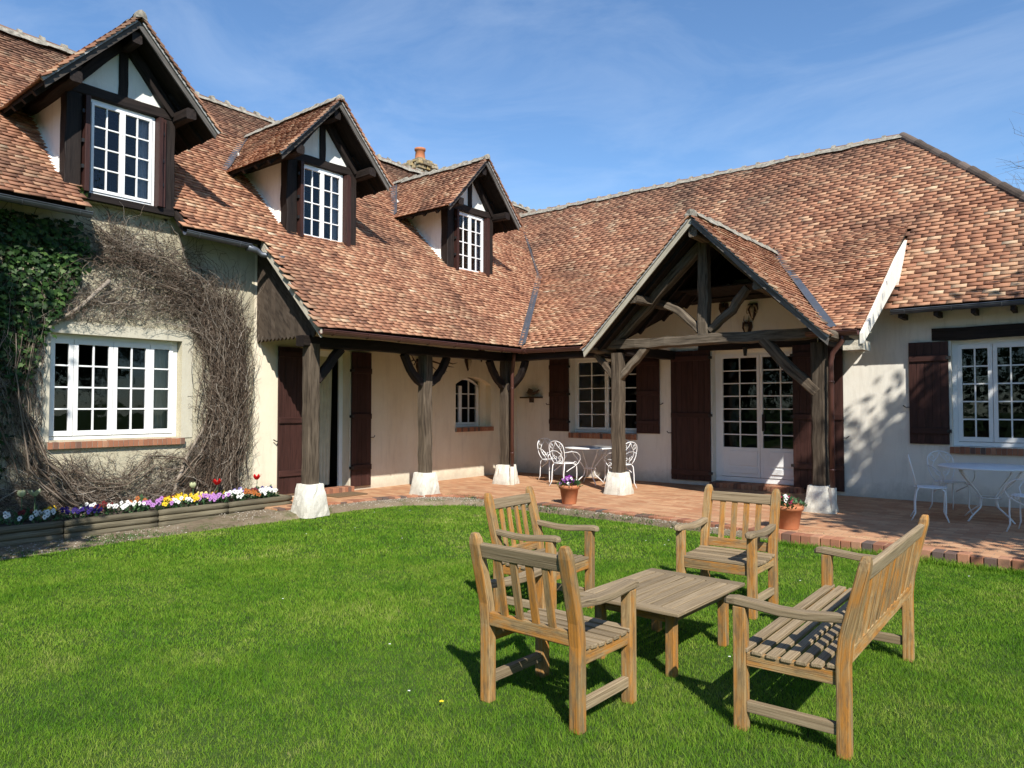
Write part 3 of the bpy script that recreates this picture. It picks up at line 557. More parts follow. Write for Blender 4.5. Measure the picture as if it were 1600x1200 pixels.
# main valley flashing
mb = MB(); vs = []; pl = [Vector((*VE, 2.70))-Vector((-.62, 1, 0))*.0, Vector((*VK, zL(VK[0]))), Vector((*VT, zL(VT[0])))]
path = [pl[0].lerp(pl[1], k/8) for k in range(8)]+[pl[1].lerp(pl[2], k/8) for k in range(9)]
for p in path: vs += [(p.x, p.y-.11, p.z+.065), (p.x, p.y, p.z+.045), (p.x+.02, p.y+.10, p.z+.11)]
mb.add(vs, [(i*3+j, i*3+j+1, i*3+j+4, i*3+j+3) for i in range(16) for j in range(2)], .5); obj('valley_flashing', mb, 'zinc', rr, fix=False)
# ridges
def ridge(p0, p1, parent, r=.10, ln=.34, m='tile2', crest=.5, dz=.0, mort=True, name='ridge_tiles'):
    p0, p1 = Vector(p0), Vector(p1); d = p1-p0; k = max(1, round(d.length/ln)); dn = d.normalized(); sd = dn.cross(Vector((0, 0, 1))).normalized(); up = sd.cross(dn); mb = MB(); mo = MB()
    for i in range(k):
        a = p0+d*(i/k)+up*(dz+random.gauss(0, .006)); b = p0+d*((i+1.12)/k)+up*(dz+random.gauss(0, .006)); vs = []
        for q, rr_ in ((a, r*1.06), (b, r*.92)):
            for j in range(9):
                an = math.pi*(j/8)*1.16-math.pi*.08; vs.append(q+sd*math.cos(an)*rr_+up*math.sin(an)*rr_)
        mb.add(vs, [(j, j+1, j+10, j+9) for j in range(8)])
        if mort:
            c = a+up*(r*.9); n = 7
            # mortar crest: a rough upright collar at each joint
            vs = []; wv = .028+random.random()*.02
            for q in (-wv, wv):
                for j in range(9):
                    an = math.pi*(j/8)*1.2-math.pi*.1; rr_ = r*(1.12+crest*max(0, math.sin(an))**6*random.uniform(.4, 1.)); vs.append(a+dn*(q+random.gauss(0, .005))+sd*math.cos(an)*rr_+up*math.sin(an)*rr_)
            cc = len(vs); vs.append(a-dn*wv*1.4); vs.append(a+dn*wv*1.4); mo.add(vs, [(j, j+1, j+10, j+9) for j in range(8)]+[(j, j+1, cc) for j in range(8)]+[(9+j, 9+j+1, cc+1) for j in range(8)], .5)
            for s in (-1, 1):     # bedding mortar, ragged
                w0 = .05+random.random()*.04; q0, q1 = a+sd*s*r*.9, b+sd*s*r*.9; dn2 = (sd*s-Vector((0, 0, 1))*.95)
                mo.add([q0+up*.05, q1+up*.05, q1+dn2*w0+up*.025, (q0+q1)/2+dn2*(w0*random.uniform(.8, 1.6))+up*.03, q0+dn2*w0+up*.025], [(0, 1, 2, 3, 4)], .5)
    o = obj(name, mb, m, parent, fix=False, smooth=False)
    if mort: obj('ridge_mortar', mo, 'mortar', parent, fix=False)
    return o
ridge((RX, .4, 7.72), (RX, 18.7, 7.72), rl, crest=.6)
ridge((-13.45, RY, RZ), (RX2, RY, RZ), rr, r=.09, crest=.4, m='tile2')
M['hiptile'] = m_attr('dark hip tiles', [(0, (.05, .038, .03)), (1, (.14, .105, .085))], grime=.6, scale=14)
ridge((RX2, RY, RZ+.02), (HE[0], HE[1], 3.17), rr, r=.095, m='hiptile', mort=False, ln=.3)
ridge((GX, GY-.02, GZ+.01), (GX, yb-.05, GZ+.01), gr, r=.085, crest=.15, m='mortar')
# white verge wall between porch roof and main roof
mb = MB(); X0 = -2.63
mb.slab([(X0, 13.5, zR(13.5)-.05), (X0, 14.30, zR(14.30)+.10), (X0, 13.5, zP(13.5)+.0), (X0, 11.12, zP(11.12)-.02), (X0, 11.12, zP(11.12)-.17), (X0, 13.5, zP(13.5)-.40)][::-1], (.05, 0, 0)); obj('verge_board', mb, 'white', rr)
mb = MB(); mb.box(-2.86, -2.60, 11.14, 11.6, 2.36, 2.50); obj('plate_end', mb, 'barge', rr)
# vent tiles
for (x, y) in ((-7.95, 13.3), (-7.35, 11.95), (-5.9, 14.3)):
    mb = MB(); z = zP(y)+.05; mb.add([(x-.09, y, z), (x+.09, y, z), (x, y, z+.10), (x, y+.22, z+.12)], [(0, 1, 2), (1, 3, 2), (0, 2, 3)], .2); obj('vent_tile', mb, 'tile', rr, fix=False)
# gable board end of the lean-to
mb = MB(); y0 = 6.62; n = 15
for i in range(n):
    x0 = -10.74+i*.105; x1 = x0+.10; zt0, zt1 = zL(x0)-.1, zL(x1)-.1; zb = 2.64
    if zt1 < zb+.02: break
    xm = (x0+x1)/2; mb.slab([(x0, y0, zb), (xm, y0, zb-.045), (x1, y0, zb), (x1, y0, zt1), (x0, y0, zt0)], (0, .03, 0), t=random.random())
obj('gable_boards', mb, 'greyboard', H)
mb = MB().slab([(-10.36, 6.44, zL(-10.36)-.0), (-8.78, 6.44, zL(-8.78)-.0), (-8.78, 6.44, zL(-8.78)-.13), (-10.36, 6.44, zL(-10.36)-.15)], (0, .03, 0)); obj('bargeboard', mb, 'barge', H)
mb = MB().slab([(-10.35, 5.17, zL(-10.35)), (-10.35, 5.17, zL(-10.35)-.14), (-10.75, 5.17, zL(-10.75)-.14), (-10.75, 5.17, zL(-10.75)+.02)], (0, .025, 0)); mb.slab([(-10.35, 3.86, zL(-10.35)), (-10.35, 3.86, zL(-10.35)-.14), (-10.75, 3.86, zL(-10.75)-.14), (-10.75, 3.86, zL(-10.75)+.02)], (0, -.025, 0)); obj('bargeboard', mb, 'dark', H)
# gutters
def gutter(p0, p1, m, r=.065, nm='gutter', brackets=True):
    p0, p1 = Vector(p0), Vector(p1); dn = (p1-p0).normalized(); sd = dn.cross(Vector((0, 0, 1))); mb = MB(); vs = []
    prof = [(math.cos(math.pi+math.pi*j/8)*r, math.sin(math.pi+math.pi*j/8)*r) for j in range(9)]; pr = prof+[(x*.93, y*.93) for x, y in prof[::-1]]
    k = len(pr)
    for q in (p0, p1):
        for x, y in pr: vs.append(q+sd*x+Vector((0, 0, y)))
    fs = [(j, (j+1) % k, (j+1) % k+k, j+k) for j in range(k)]+[tuple(range(k))[::-1], tuple(range(k, 2*k))]; mb.add(vs, fs, .5)
    for s in (-1, 1): mb.tube([p0+sd*r*s, p1+sd*r*s], .008, 5)
    L_ = (p1-p0).length
    if brackets:
        for i in range(int(L_/.65)+1):
            q = p0+dn*(.2+i*.65)
            if (q-p0).length < L_: mb.tube([q+sd*x*1.04+Vector((0, 0, y*1.06)) for x, y in prof], .007, 4)
    return obj(nm, mb, m, H, smooth=False)
gutter((-10.27, .3, 4.12), (-10.27, 3.9, 4.09), 'zincdark'); g2 = gutter((-10.27, 5.16, 4.10), (-10.27, 6.2, 4.07), 'zinc')
mb = MB().tube([(-10.27, 6.15, 4.03), (-10.27, 6.3, 4.01), (-10.25, 6.4, 3.95), (-10.15, 6.5, 3.93), (-9.98, 6.62, 3.89)], [.062, .05, .045, .045, .04], 8); obj('gutter_spout', mb, 'zinc', H, smooth=True)
gutter((-8.74, 6.42, 2.66), (-8.74, 11.24, 2.645), 'brown'); gutter((-8.80, 11.10, 2.64), (-6.98, 11.10, 2.63), 'brown'); gutter((-3.35, 11.08, 2.64), (-2.64, 11.08, 2.63), 'brown'); gutter((-2.60, 13.0, 3.10), (1.0, 13.0, 3.12), 'zincdark')
mb = MB()
for i in range(7): mb.box(-2.5+i*.5, -2.44+i*.5, 13.02, 13.5, 2.98, 3.07)
objs('rafter_end', mb, 'dark', H)
def downpipe(pts, sl0, sl1, x, y):
    mb = MB().tube(pts, .036, 10); 
    for z in (.62, 1.9): mb.tube([(x, y, z), (x, y, z+.02)], .043, 10)
    o = obj('downpipe', mb, 'brown', H, smooth=True); s = MB().tube([(x, y, sl0), (x, y, sl1)], .055, 8); obj('pipe_sleeve', s, 'stone', o)
downpipe([(-8.92, 11.12, 2.6), (-8.95, 11.14, 2.5), (-9.02, 11.2, 2.36), (-9.06, 11.22, 2.2), (-9.06, 11.22, .3)], -.02, .36, -9.06, 11.22)
downpipe([(-2.86, 11.1, 2.6), (-2.86, 11.12, 2.5), (-3.0, 11.14, 2.33), (-3.03, 11.15, 2.2), (-3.03, 11.15, .3)], 0, .37, -3.03, 11.15)

# ------------------------------------------------------------------ porch timbers
def stone(cx, cy, b, t, h, parent, seed):
    r = random.Random(seed); mb = MB(); n = 7; rings = 6; vs = []
    for k in range(rings+1):
        f = k/rings; hw = b+(t-b)*f
        for j in range(4*n):
            q = j/n; sdi = int(q); e = (q-sdi)*2-1; x, y = [(e, -1), (1, e), (-e, 1), (-1, -e)][sdi]; l = max(abs(x), abs(y)); rr_ = 1-.10*(abs(x*y))**3
            vs.append((cx+x*hw*rr_+r.gauss(0, .0045), cy+y*hw*rr_+r.gauss(0, .0045), -.10+(h+.10)*f+r.gauss(0, .004)))
    m_ = 4*n; fs = [(k*m_+j, k*m_+(j+1) % m_, (k+1)*m_+(j+1) % m_, (k+1)*m_+j) for k in range(rings) for j in range(m_)]+[tuple(range(rings*m_, rings*m_+m_))]; mb.add(vs, fs, .5)
    return obj('stone_base', mb, 'stone', parent)
posts = [(-9.32, 6.67), (-9.32, 9.08), (-9.30, 11.32), (-6.67, 11.27), (-3.23, 11.27)]
for i, (x, y) in enumerate(posts):
    mb = MB().beam((x, y, .33), (x, y, 2.50), .205, .205, seg=12, jit=.0035, ch=.028); po = obj('porch_post', mb, 'post', H); stone(x, y, .235, .155, .38, po, i)
def brace(p0, p1, w, h, bend, m='post', up=(0, 0, 1), parent=H):
    d = (Vector(p1)-Vector(p0)).normalized(); b = Vector(bend); mb = MB().beam(p0, p1, w, h, up, seg=7, jit=.005, ch=.015, bend=lambda f: tuple(b*4*f*(1-f))); return obj('brace', mb, m, parent)
for (x, y) in posts[:3]:
    if y < 11: brace((x, y+.10, 1.95), (x, y+.55, 2.46), .12, .13, (0, -.0, -.0) if y < 7 else (0, .04, -.04), 'dark')
    if y > 7: brace((x, y-.10, 1.95), (x, y-.52, 2.46), .12, .13, (0, -.04, -.04), 'dark')
brace((-9.22, 11.3, 1.9), (-8.78, 11.3, 2.46), .12, .13, (.05, 0, -.05), 'dark')
mb = MB().beam((-9.32, 6.47, 2.54), (-9.32, 11.45, 2.54), .2, .17, seg=10, jit=.006, ch=.015); mb.beam((-9.2, 11.3, 2.54), (-6.9, 11.3, 2.54), .2, .17, seg=6, jit=.006, ch=.015); objs('porch_plate', mb, 'dark', H)
mb = MB()   # rafters under the porch roofs
for i in range(14):
    y = 6.75+i*.5
    if y < 13.3:
        x1 = -8.9 if y < 11.2 else VE[0]-(y-11.2)/1.607
        if x1 > -10.6: mb.beam((x1, y, zL(x1)-.14), (-10.75, y, zL(-10.75)-.14), .07, .09)
for i in range(11):
    x = -8.6+i*.55
    if x < -7.1 or x > -2.85: mb.beam((x, 11.3, zP(11.3)-.13), (x, 13.5, zP(13.5)-.13), .07, .09)
objs('rafter', mb, 'dark', H)
# gable truss
T = MB(); yT = 11.25
tr_ = obj('tie_beam', MB().beam((-7.12, yT, 2.645), (-3.15, yT, 2.645), .2, .17, seg=14, jit=.009, ch=.02), 'truss', H)
obj('king_post', MB().beam((-5.02, yT, 2.73), (-5.02, yT, 4.30), .17, .19, seg=8, jit=.006, ch=.02), 'truss', H)
for s in (-1, 1): obj('principal_rafter', MB().beam((GX+s*1.78, yT+.02, 2.72), (GX+s*.06, yT+.02, 4.28), .16, .19, up=(0, 1, 0), seg=8, jit=.008, ch=.02, bend=lambda f: (0, 0, -.04*math.sin(math.pi*f))), 'truss', H)
obj('strut', MB().beam((-5.1, yT, 2.80), (-5.70, yT, 3.27), .12, .15, up=(0, 1, 0), seg=7, jit=.006, ch=.02, bend=lambda f: (0, 0, .06*math.sin(math.pi*f))), 'truss', H)
obj('strut', MB().beam((-4.93, yT, 2.80), (-4.28, yT, 3.42), .12, .15, up=(0, 1, 0), seg=7, jit=.010, ch=.02, bend=lambda f: (0, 0, -.05*math.sin(math.pi*f))), 'truss', H)
for s, x, z in ((-1, -6.02, 3.36), (1, -3.93, 3.36)): obj('purlin', MB().beam((x, 10.68, z), (x, 12.1, z), .16, .14, seg=8, jit=.007, ch=.02), 'truss', H)
obj('ridge_beam', MB().beam((GX, 10.68, GZ-.23), (GX, 13.7, GZ-.23), .14, .18, seg=8, jit=.005, ch=.02), 'truss', H)
for s in (-1, 1): obj('eave_plate', MB().beam((GX+s*1.98, 10.70, 2.57), (GX+s*1.98, 11.6, 2.57), .15, .14, seg=5, jit=.008, ch=.03), 'truss', H)
brace((-6.62, yT, 2.06), (-6.08, yT, 2.57), .12, .13, (0, 0, 0), 'truss', up=(0, 1, 0)); brace((-6.72, yT, 2.06), (-7.1, yT, 2.5), .11, .12, (0, 0, 0), 'post', up=(0, 1, 0)); brace((-3.24, yT, 1.76), (-4.05, yT, 2.58), .15, .19, (0, 0, -.03), 'post', up=(0, 1, 0))
mb = MB(); mb.beam((-7.6, 11.5, 2.6), (-7.6, 13.5, 2.6), .2, .2, seg=6, jit=.01, ch=.03); mb.beam((-6.7, 11.4, 2.58), (-6.7, 13.5, 2.58), .16, .18, seg=6, jit=.008, ch=.02); mb.beam((-3.2, 11.4, 2.58), (-3.2, 13.5, 2.58), .16, .18, seg=6, jit=.008, ch=.02); objs('cross_beam', mb, 'dark', H)
mb = MB()
for i in range(9):
    y = 10.9+i*.42
    for s in (-1, 1):
        ym = 11.2+(GZ-2.66)/SP; lim = GH-.1 if y < 11.2 else max(.12, (GZ-zP(y)))
        mb.beam((GX+s*.05, y, GZ-.13), (GX+s*lim, y, GZ-lim-.10), .06, .08)
objs('rafter', mb, 'dark', H)
mb = MB(); 
for i in range(10): mb.box(GX-.9+i*.18, GX-.9+i*.18+.176, 11.9, 13.5, 3.60, 3.625)
for i in range(22): mb.box(GX-2+i*.18, GX-2+i*.18+.176, 12.95, 13.5, 3.57, 3.595)
obj('ceiling_boards', mb, 'under', H)

# ------------------------------------------------------------------ dormers
def dormer(c, full):
    xf = -10.60; zs = 4.42 if not full else 4.42; fr = MB(); Pd = lambda u, z, d: (xf+d, c+u, z)
    zb = 4.36
    for s in (-1, 1): fr.beam((xf-.08, c+s*.635, zb), (xf-.08, c+s*.635, 5.80), .2, .2, up=(1, 0, 0), seg=6, jit=.004, ch=.01)
    fr.beam((xf-.06, c-.80, 5.83), (xf-.06, c+.80, 5.83), .18, .15, seg=6, jit=.005, ch=.015)
    fr.beam((xf-.07, c, 5.9), (xf-.07, c, 6.75), .12, .15, up=(1, 0, 0), seg=4, jit=.003, ch=.01)
    fr.box(xf-.1, xf+.045, c-.62 if not full else c-.72, c+.62 if not full else c+.72, zs-.07, zs+.02)
    for s in (-1, 1):    # plates along the sides, their ends poking out under the verge
        fr.beam((xf+.43, c+s*.76, 5.80), (-12.2, c+s*.76, 5.80), .15, .15, seg=6, jit=.005, ch=.02)
        fr.beam((xf+.0, c+s*.70, 5.84), (xf-.0, c+s*.06, 6.62), .13, .13, up=(1, 0, 0), seg=3, jit=.004, ch=.01)
    fr.beam((xf+.40, c, 6.62), (-12.9, c, 6.62), .13, .16, seg=6, jit=.004, ch=.02)
    d = obj('dormer', fr, 'dark', H)
    gp = MB(); gp.slab([(xf-.03, c-.78, 5.88), (xf-.03, c+.78, 5.88), (xf-.03, c, 6.76)], (-.05, 0, 0)); obj('gable_panel', gp, 'paintwall', d)
    for s in (-1, 1):
        ck = MB(); ck.slab([(xf-.15, c+s*.66, 4.3), (xf-.15, c+s*.66, 5.80), (-12.2, c+s*.66, 5.80), (-12.2, c+s*.66, 5.6)], (0, s*.05, 0))
        vs = []   # flared plaster foot along the tiles
        for k in range(10):
            x = xf-.16-(1.42)*k/9; z = zL(x); o = .05+.035*random.random(); vs += [(x, c+s*.712, z+.22), (x, c+s*.725, z+.10), (x, c+s*(.72+o), z+.035)]
        ck.add(vs, [(i*3+j, i*3+j+1, i*3+j+4, i*3+j+3) for i in range(9) for j in range(2)], .5)
        obj('cheek', ck, 'paintwall', d, fix=False)
    ap = MB().slab([(-10.55, c-.72, zL(-10.55)+.05), (-10.55, c+.72, zL(-10.55)+.05), (-10.66, c+.72, 4.42), (-10.66, c-.72, 4.42)], (0, 0, .012)); 
    if not full: obj('apron', ap, 'brown', d)
    window('window', Pd, -.455, .455, zs+.02, 5.755, -.03, [(1, 2), (1, 2)], 4, d, fw=.045, bars=.02)
    for s in (-1, 1):
        mb = MB(); a0, a1 = sorted((s*.46, s*.46+s*.06)); mb.box(xf-.04, xf+.10, c+a0, c+a1, zs+.02, 5.74, t=.4); o = obj('shutter', mb, 'shut', d, bevel=.004)
    mb = MB(); a0, a1 = .505, .60
    mb.box(xf+.03, xf+.055, c+a0, c+.58, zs+.03, 5.74, t=.6); obj('shutter', mb, 'shut', d, bevel=.004)
    hg = MB()
    for z in (4.75, 5.1, 5.5):
        for s in (-1, 1): hg.box(xf+.02, xf+.07, c+s*.52-.03, c+s*.52+.03, z, z+.05)
    objs('hinge', hg, 'iron', d)
    mb = MB(); curtain(mb, Pd, .24, .42, zs+.06, 5.7, -.12, 3, .02); obj('curtain', mb, 'lace', d, fix=False, smooth=True)
    # roof
    zr, hw, xv = 6.86, 1.14, -10.17; rf = MB(); sl = 1.08
    xb = -8.8-(zr-2.70)/S
    for s in (-1, 1):
        e = c+s*hw; ze = zr-hw*sl; xe = -8.8-(ze-2.70)/S
        rf.slab([(xv, c, zr), (xv, e, ze), (xe, e, ze), (xb, c, zr)], (0, 0, -.06))
    r = obj('dormer_roof', rf, 'under', d)
    for s in (-1, 1):
        e = c+s*(hw+.03); ze = zr-(hw+.03)*sl; nrm = Vector((-1, 0, 0))
        # valley vertical plane through (xb,c) and (xe,e)
        ze2 = zr-hw*sl; xe = -8.8-(ze2-2.70)/S; a = Vector((xb, c, 0)); b = Vector((xe, c+s*hw, 0)); dd = (b-a).normalized(); no = Vector((-dd.y, dd.x, 0)); no = no if no.x < 0 else -no
        tiles('roof_tiles', d, (0, e, ze), (1, 0, 0), (0, -s, sl), (xb-.1, xv+.06), (0, 1.72), None, [((xb, c, 0), tuple(no)), ((0, c, 0), (0, -s, 0)), ((xv+.05, 0, 0), (1, 0, 0))], g=.088, w=.165, seed=int(c*10)+s, m='tile2')
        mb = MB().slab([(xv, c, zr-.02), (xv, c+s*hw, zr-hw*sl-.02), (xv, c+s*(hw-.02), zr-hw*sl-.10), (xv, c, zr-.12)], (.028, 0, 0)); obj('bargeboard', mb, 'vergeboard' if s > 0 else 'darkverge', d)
        verge(d, (xv+.01, c, zr), (xv+.01, c+s*(hw+.02), zr-(hw+.02)*sl), (1, 0, 0), (0, 0, 1), .092)
        # valley lead
        if s < 0:
            vs = []
            for k in range(6):
                f = k/5; q = a.lerp(b, f); z = zL(q.x); vs += [(q.x-.0, q.y-.10, z+.05), (q.x, q.y, z+.06), (q.x+.05, q.y+.05, z+.13)]
            mb = MB(); mb.add(vs, [(i*3+j, i*3+j+1, i*3+j+4, i*3+j+3) for i in range(5) for j in range(2)], .5); obj('valley_flashing', mb, 'zinc', d, fix=False)
        mb = MB()
        for k in range(6):
            x = xv-.35-k*.38
            if x > -12.0: mb.beam((x, c+s*(hw-.01), zr-hw*sl-.08), (x, c+s*.6, zr-.6*sl-.10), .06, .07)
        objs('rafter_end', mb, 'dark', d)
    ridge((xv+.04, c, zr+.0), (xb+.1, c, zr+.0), d, r=.075, ln=.30, crest=.35, m='mortar')
M['paintwall'] = m_plaster('white dormer plaster', (.80, .79, .74), (.87, .86, .81), (.62, .60, .54), .3, .3)
M['lace'] = m_plain('net curtain', (.55, .55, .58), .9, .2, 30, 0, 0)
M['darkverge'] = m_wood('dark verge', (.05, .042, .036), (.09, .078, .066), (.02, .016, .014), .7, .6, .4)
for i, c in enumerate(DC): dormer(c, i == 0)
# wall rising under the first dormer, flush with the front
mb = MB().slab([(-10.748, 3.72, 4.42), (-10.748, 5.14, 4.42), (-10.64, 5.14, 4.42), (-10.64, 3.72, 4.42)], (0, 0, -.08)); obj('dormer_ledge', mb, 'cream', H)
mb = MB().tube([(-10.70, 3.95+.1*k, 4.40-.035*math.sin(k/11*math.pi)+.01*math.sin(k*2.)) for k in range(12)], .006, 5); obj('cable', mb, 'paint', H)
# chimney
mb = MB(); r = random.Random(5); cx, cy = -14.35, 13.75
for k, (hw, z0, z1) in enumerate(((.27, 7.3, 7.96), (.33, 7.96, 8.05), (.37, 8.05, 8.14), (.34, 8.14, 8.2), (.25, 8.2, 8.28))):
    nz = max(1, round((z1-z0)/.1)); 
    for j in range(nz):
        for i in range(5):
            for s in range(4):
                w_ = 2*hw/5; q = -hw+i*w_; d0 = hw-.12; a = {0: (q, q+w_-.01, -hw, -d0), 1: (q, q+w_-.01, d0, hw), 2: (-hw, -d0, q, q+w_-.01), 3: (d0, hw, q, q+w_-.01)}[s]
                zz = z0+(z1-z0)*j/nz; e = r.gauss(0, .012); mb.box(cx+a[0]+e, cx+a[1]+e, cy+a[2]+e, cy+a[3]+e, zz+r.gauss(0, .006), zz+(z1-z0)/nz-.008)
    mb.box(cx-hw+.08, cx+hw-.08, cy-hw+.08, cy+hw-.08, z0, z1-.003)
ch = obj('chimney', mb, 'chim', rl, bevel=.012)
mb = MB().lathe([(.15, 0), (.145, .02), (.125, .26), (.15, .27), (.155, .33), (.13, .34), (.11, .33), (.10, 0)], 18, (cx, cy, 8.28)); obj('chimney_pot', mb, 'terra', ch, smooth=True)

# ------------------------------------------------------------------ split the dormer cheeks etc. was done above; now the garden furniture
random.seed(21)
def seat_unit(name, label, cat, W, loc, rz, nback, group=None):
    """W = half width between leg centres; front is +y"""
    t = thing(name, label, cat, loc, rz, group); k = dict(world=False)
    bt = (-.36, .965)
    for s in (-1, 1):
        mb = MB(); x = s*W; w_ = .070; dpt = .062
        prof = [(-.25, 0), (-.25, .44), (-.262, .56), (bt[0]+.012, .90), (bt[0]+.006, .935), (bt[0], .965)]
        vs = []; g = []; o = random.random()*9; hw = [w_/2]*3+[w_/2, w_/2*.86, w_/2*.5]; hd = [dpt/2]*3+[dpt/2*.9, dpt/2*.82, dpt/2*.6]
        for (y, z), a, b in zip(prof, hw, hd):
            for q in ((-a, -b), (a, -b), (a, b), (-a, b)): vs.append((x+q[0], y+q[1], z)); g.append((z+o, q[0]+o, q[1]))
        n = len(prof); mb.add(vs, [(3, 2, 1, 0), tuple(range(4*n-4, 4*n))]+[(i*4+j, i*4+(j+1) % 4, i*4+4+(j+1) % 4, i*4+4+j) for i in range(n-1) for j in range(4)], None, g)
        obj('rear_leg', mb, 'teak', t, bevel=.007, **k)
        obj('front_leg', MB().box(x-.033, x+.033, .217, .283, 0, .635), 'teak', t, bevel=.006, **k)
        mb = MB(); vs = []; g = []; o = random.random()*9; ys = [-.30, -.2, -.08, .05, .17, .27, .315, .335]; zz = [.648, .640, .628, .628, .640, .648, .645, .635]; hw = [.026, .029, .033, .036, .037, .037, .031, .018]; hh = [.021]*6+[.019, .012]
        for y, z, a, b in zip(ys, zz, hw, hh):
            for q in ((-a, -b), (a, -b), (a, b), (-a, b)): vs.append((x+q[0], y, z+q[1]+.012)); g.append((y+o, q[0]+o, q[1]))
        n = len(ys); mb.add(vs, [(3, 2, 1, 0), tuple(range(4*n-4, 4*n))]+[(i*4+j, i*4+(j+1) % 4, i*4+4+(j+1) % 4, i*4+4+j) for i in range(n-1) for j in range(4)], None, g)
        obj('armrest', mb, 'teaktop', t, bevel=.008, **k)
        obj('side_rail', MB().box(x-.018, x+.018, -.219, .217, .335, .405), 'teak', t, bevel=.004, **k)
        obj('stretcher', MB().box(x-.02, x+.02, -.219, .217, .10, .155), 'teaktop', t, bevel=.004, **k)
    a = W-.034
    obj('front_rail', MB().box(-a, a, .228, .262, .33, .405), 'teak', t, bevel=.004, **k)
    obj('lower_back_rail', MB().beam((-a-.0, -.262, .475), (a+.0, -.262, .475), .034, .075), 'teak', t, bevel=.004, **k)
    obj('top_rail', MB().beam((-a, -.337, .868), (a, -.337, .868), .034, .085, up=(0, -.25, 1)), 'teaktop', t, bevel=.008, **k)
    sp = 2*a/(nback+1)
    for i in range(nback):
        x = -a+sp*(i+1); obj('back_slat', MB().beam((x, -.268, .50), (x, -.333, .84), .048 if W < .5 else .045, .016, up=(0, 1, 0)), 'teak', t, bevel=.003, **k)
    for i in range(7):
        y = -.205+i*.073; z = .412+.018*((i-3)/3)**2*(1 if i < 3 else .6)-.012; obj('seat_slat', MB().beam((-W-.028, y, z+.006), (W+.028, y, z+.006), .053, .020, up=(0, .02*(3-i), 1)), 'teaktop', t, bevel=.004, **k)
    return t
seat_unit('armchair', 'wooden armchair seen from behind, closest of the armchairs to the camera', 'chair', .31, (-2.413, 3.404, G), R(-1.4), 4, 'wooden garden armchairs')
seat_unit('armchair', 'wooden armchair at the left end of the low table, partly behind the nearest armchair', 'chair', .30, (-3.554, 4.826, G), R(-86.6), 4, 'wooden garden armchairs')
seat_unit('armchair', 'wooden armchair facing the camera on the far side of the low table', 'chair', .30, (-2.457, 5.917, G), R(181.3), 4, 'wooden garden armchairs')
seat_unit('garden_bench', 'long slatted wooden bench with many back slats on the lawn', 'bench', .83, (-1.239, 4.553, G), R(91.1), 15)
t = thing('coffee_table', 'low rectangular slatted wooden table between bench and armchairs', 'table', (-2.34, 4.54, G), R(-1)); k = dict(world=False)
for s in (-1, 1):
    obj('end_board', MB().box(-.37, .37, s*.505-.0, s*.505-s*.09, .408, .430), 'teaktop', t, bevel=.004, **k); obj('side_board', MB().box(s*.37, s*.287, -.413, .413, .408, .430), 'teaktop', t, bevel=.004, **k)
    obj('apron', MB().box(-.22, .22, s*.38-.012, s*.38+.012, .33, .405), 'teak', t, **k); obj('apron', MB().box(s*.26-.012, s*.26+.012, -.35, .35, .33, .405), 'teak', t, **k)
    for q in (-1, 1): obj('leg', MB().box(s*.26-.03, s*.26+.03, q*.38-.03, q*.38+.03, 0, .406), 'teak', t, bevel=.005, **k)
for i in range(7):
    x = -.242+i*.0807; obj('top_slat', MB().box(x-.0325, x+.0325, -.411, .411, .408, .428), 'teaktop', t, bevel=.003, **k)

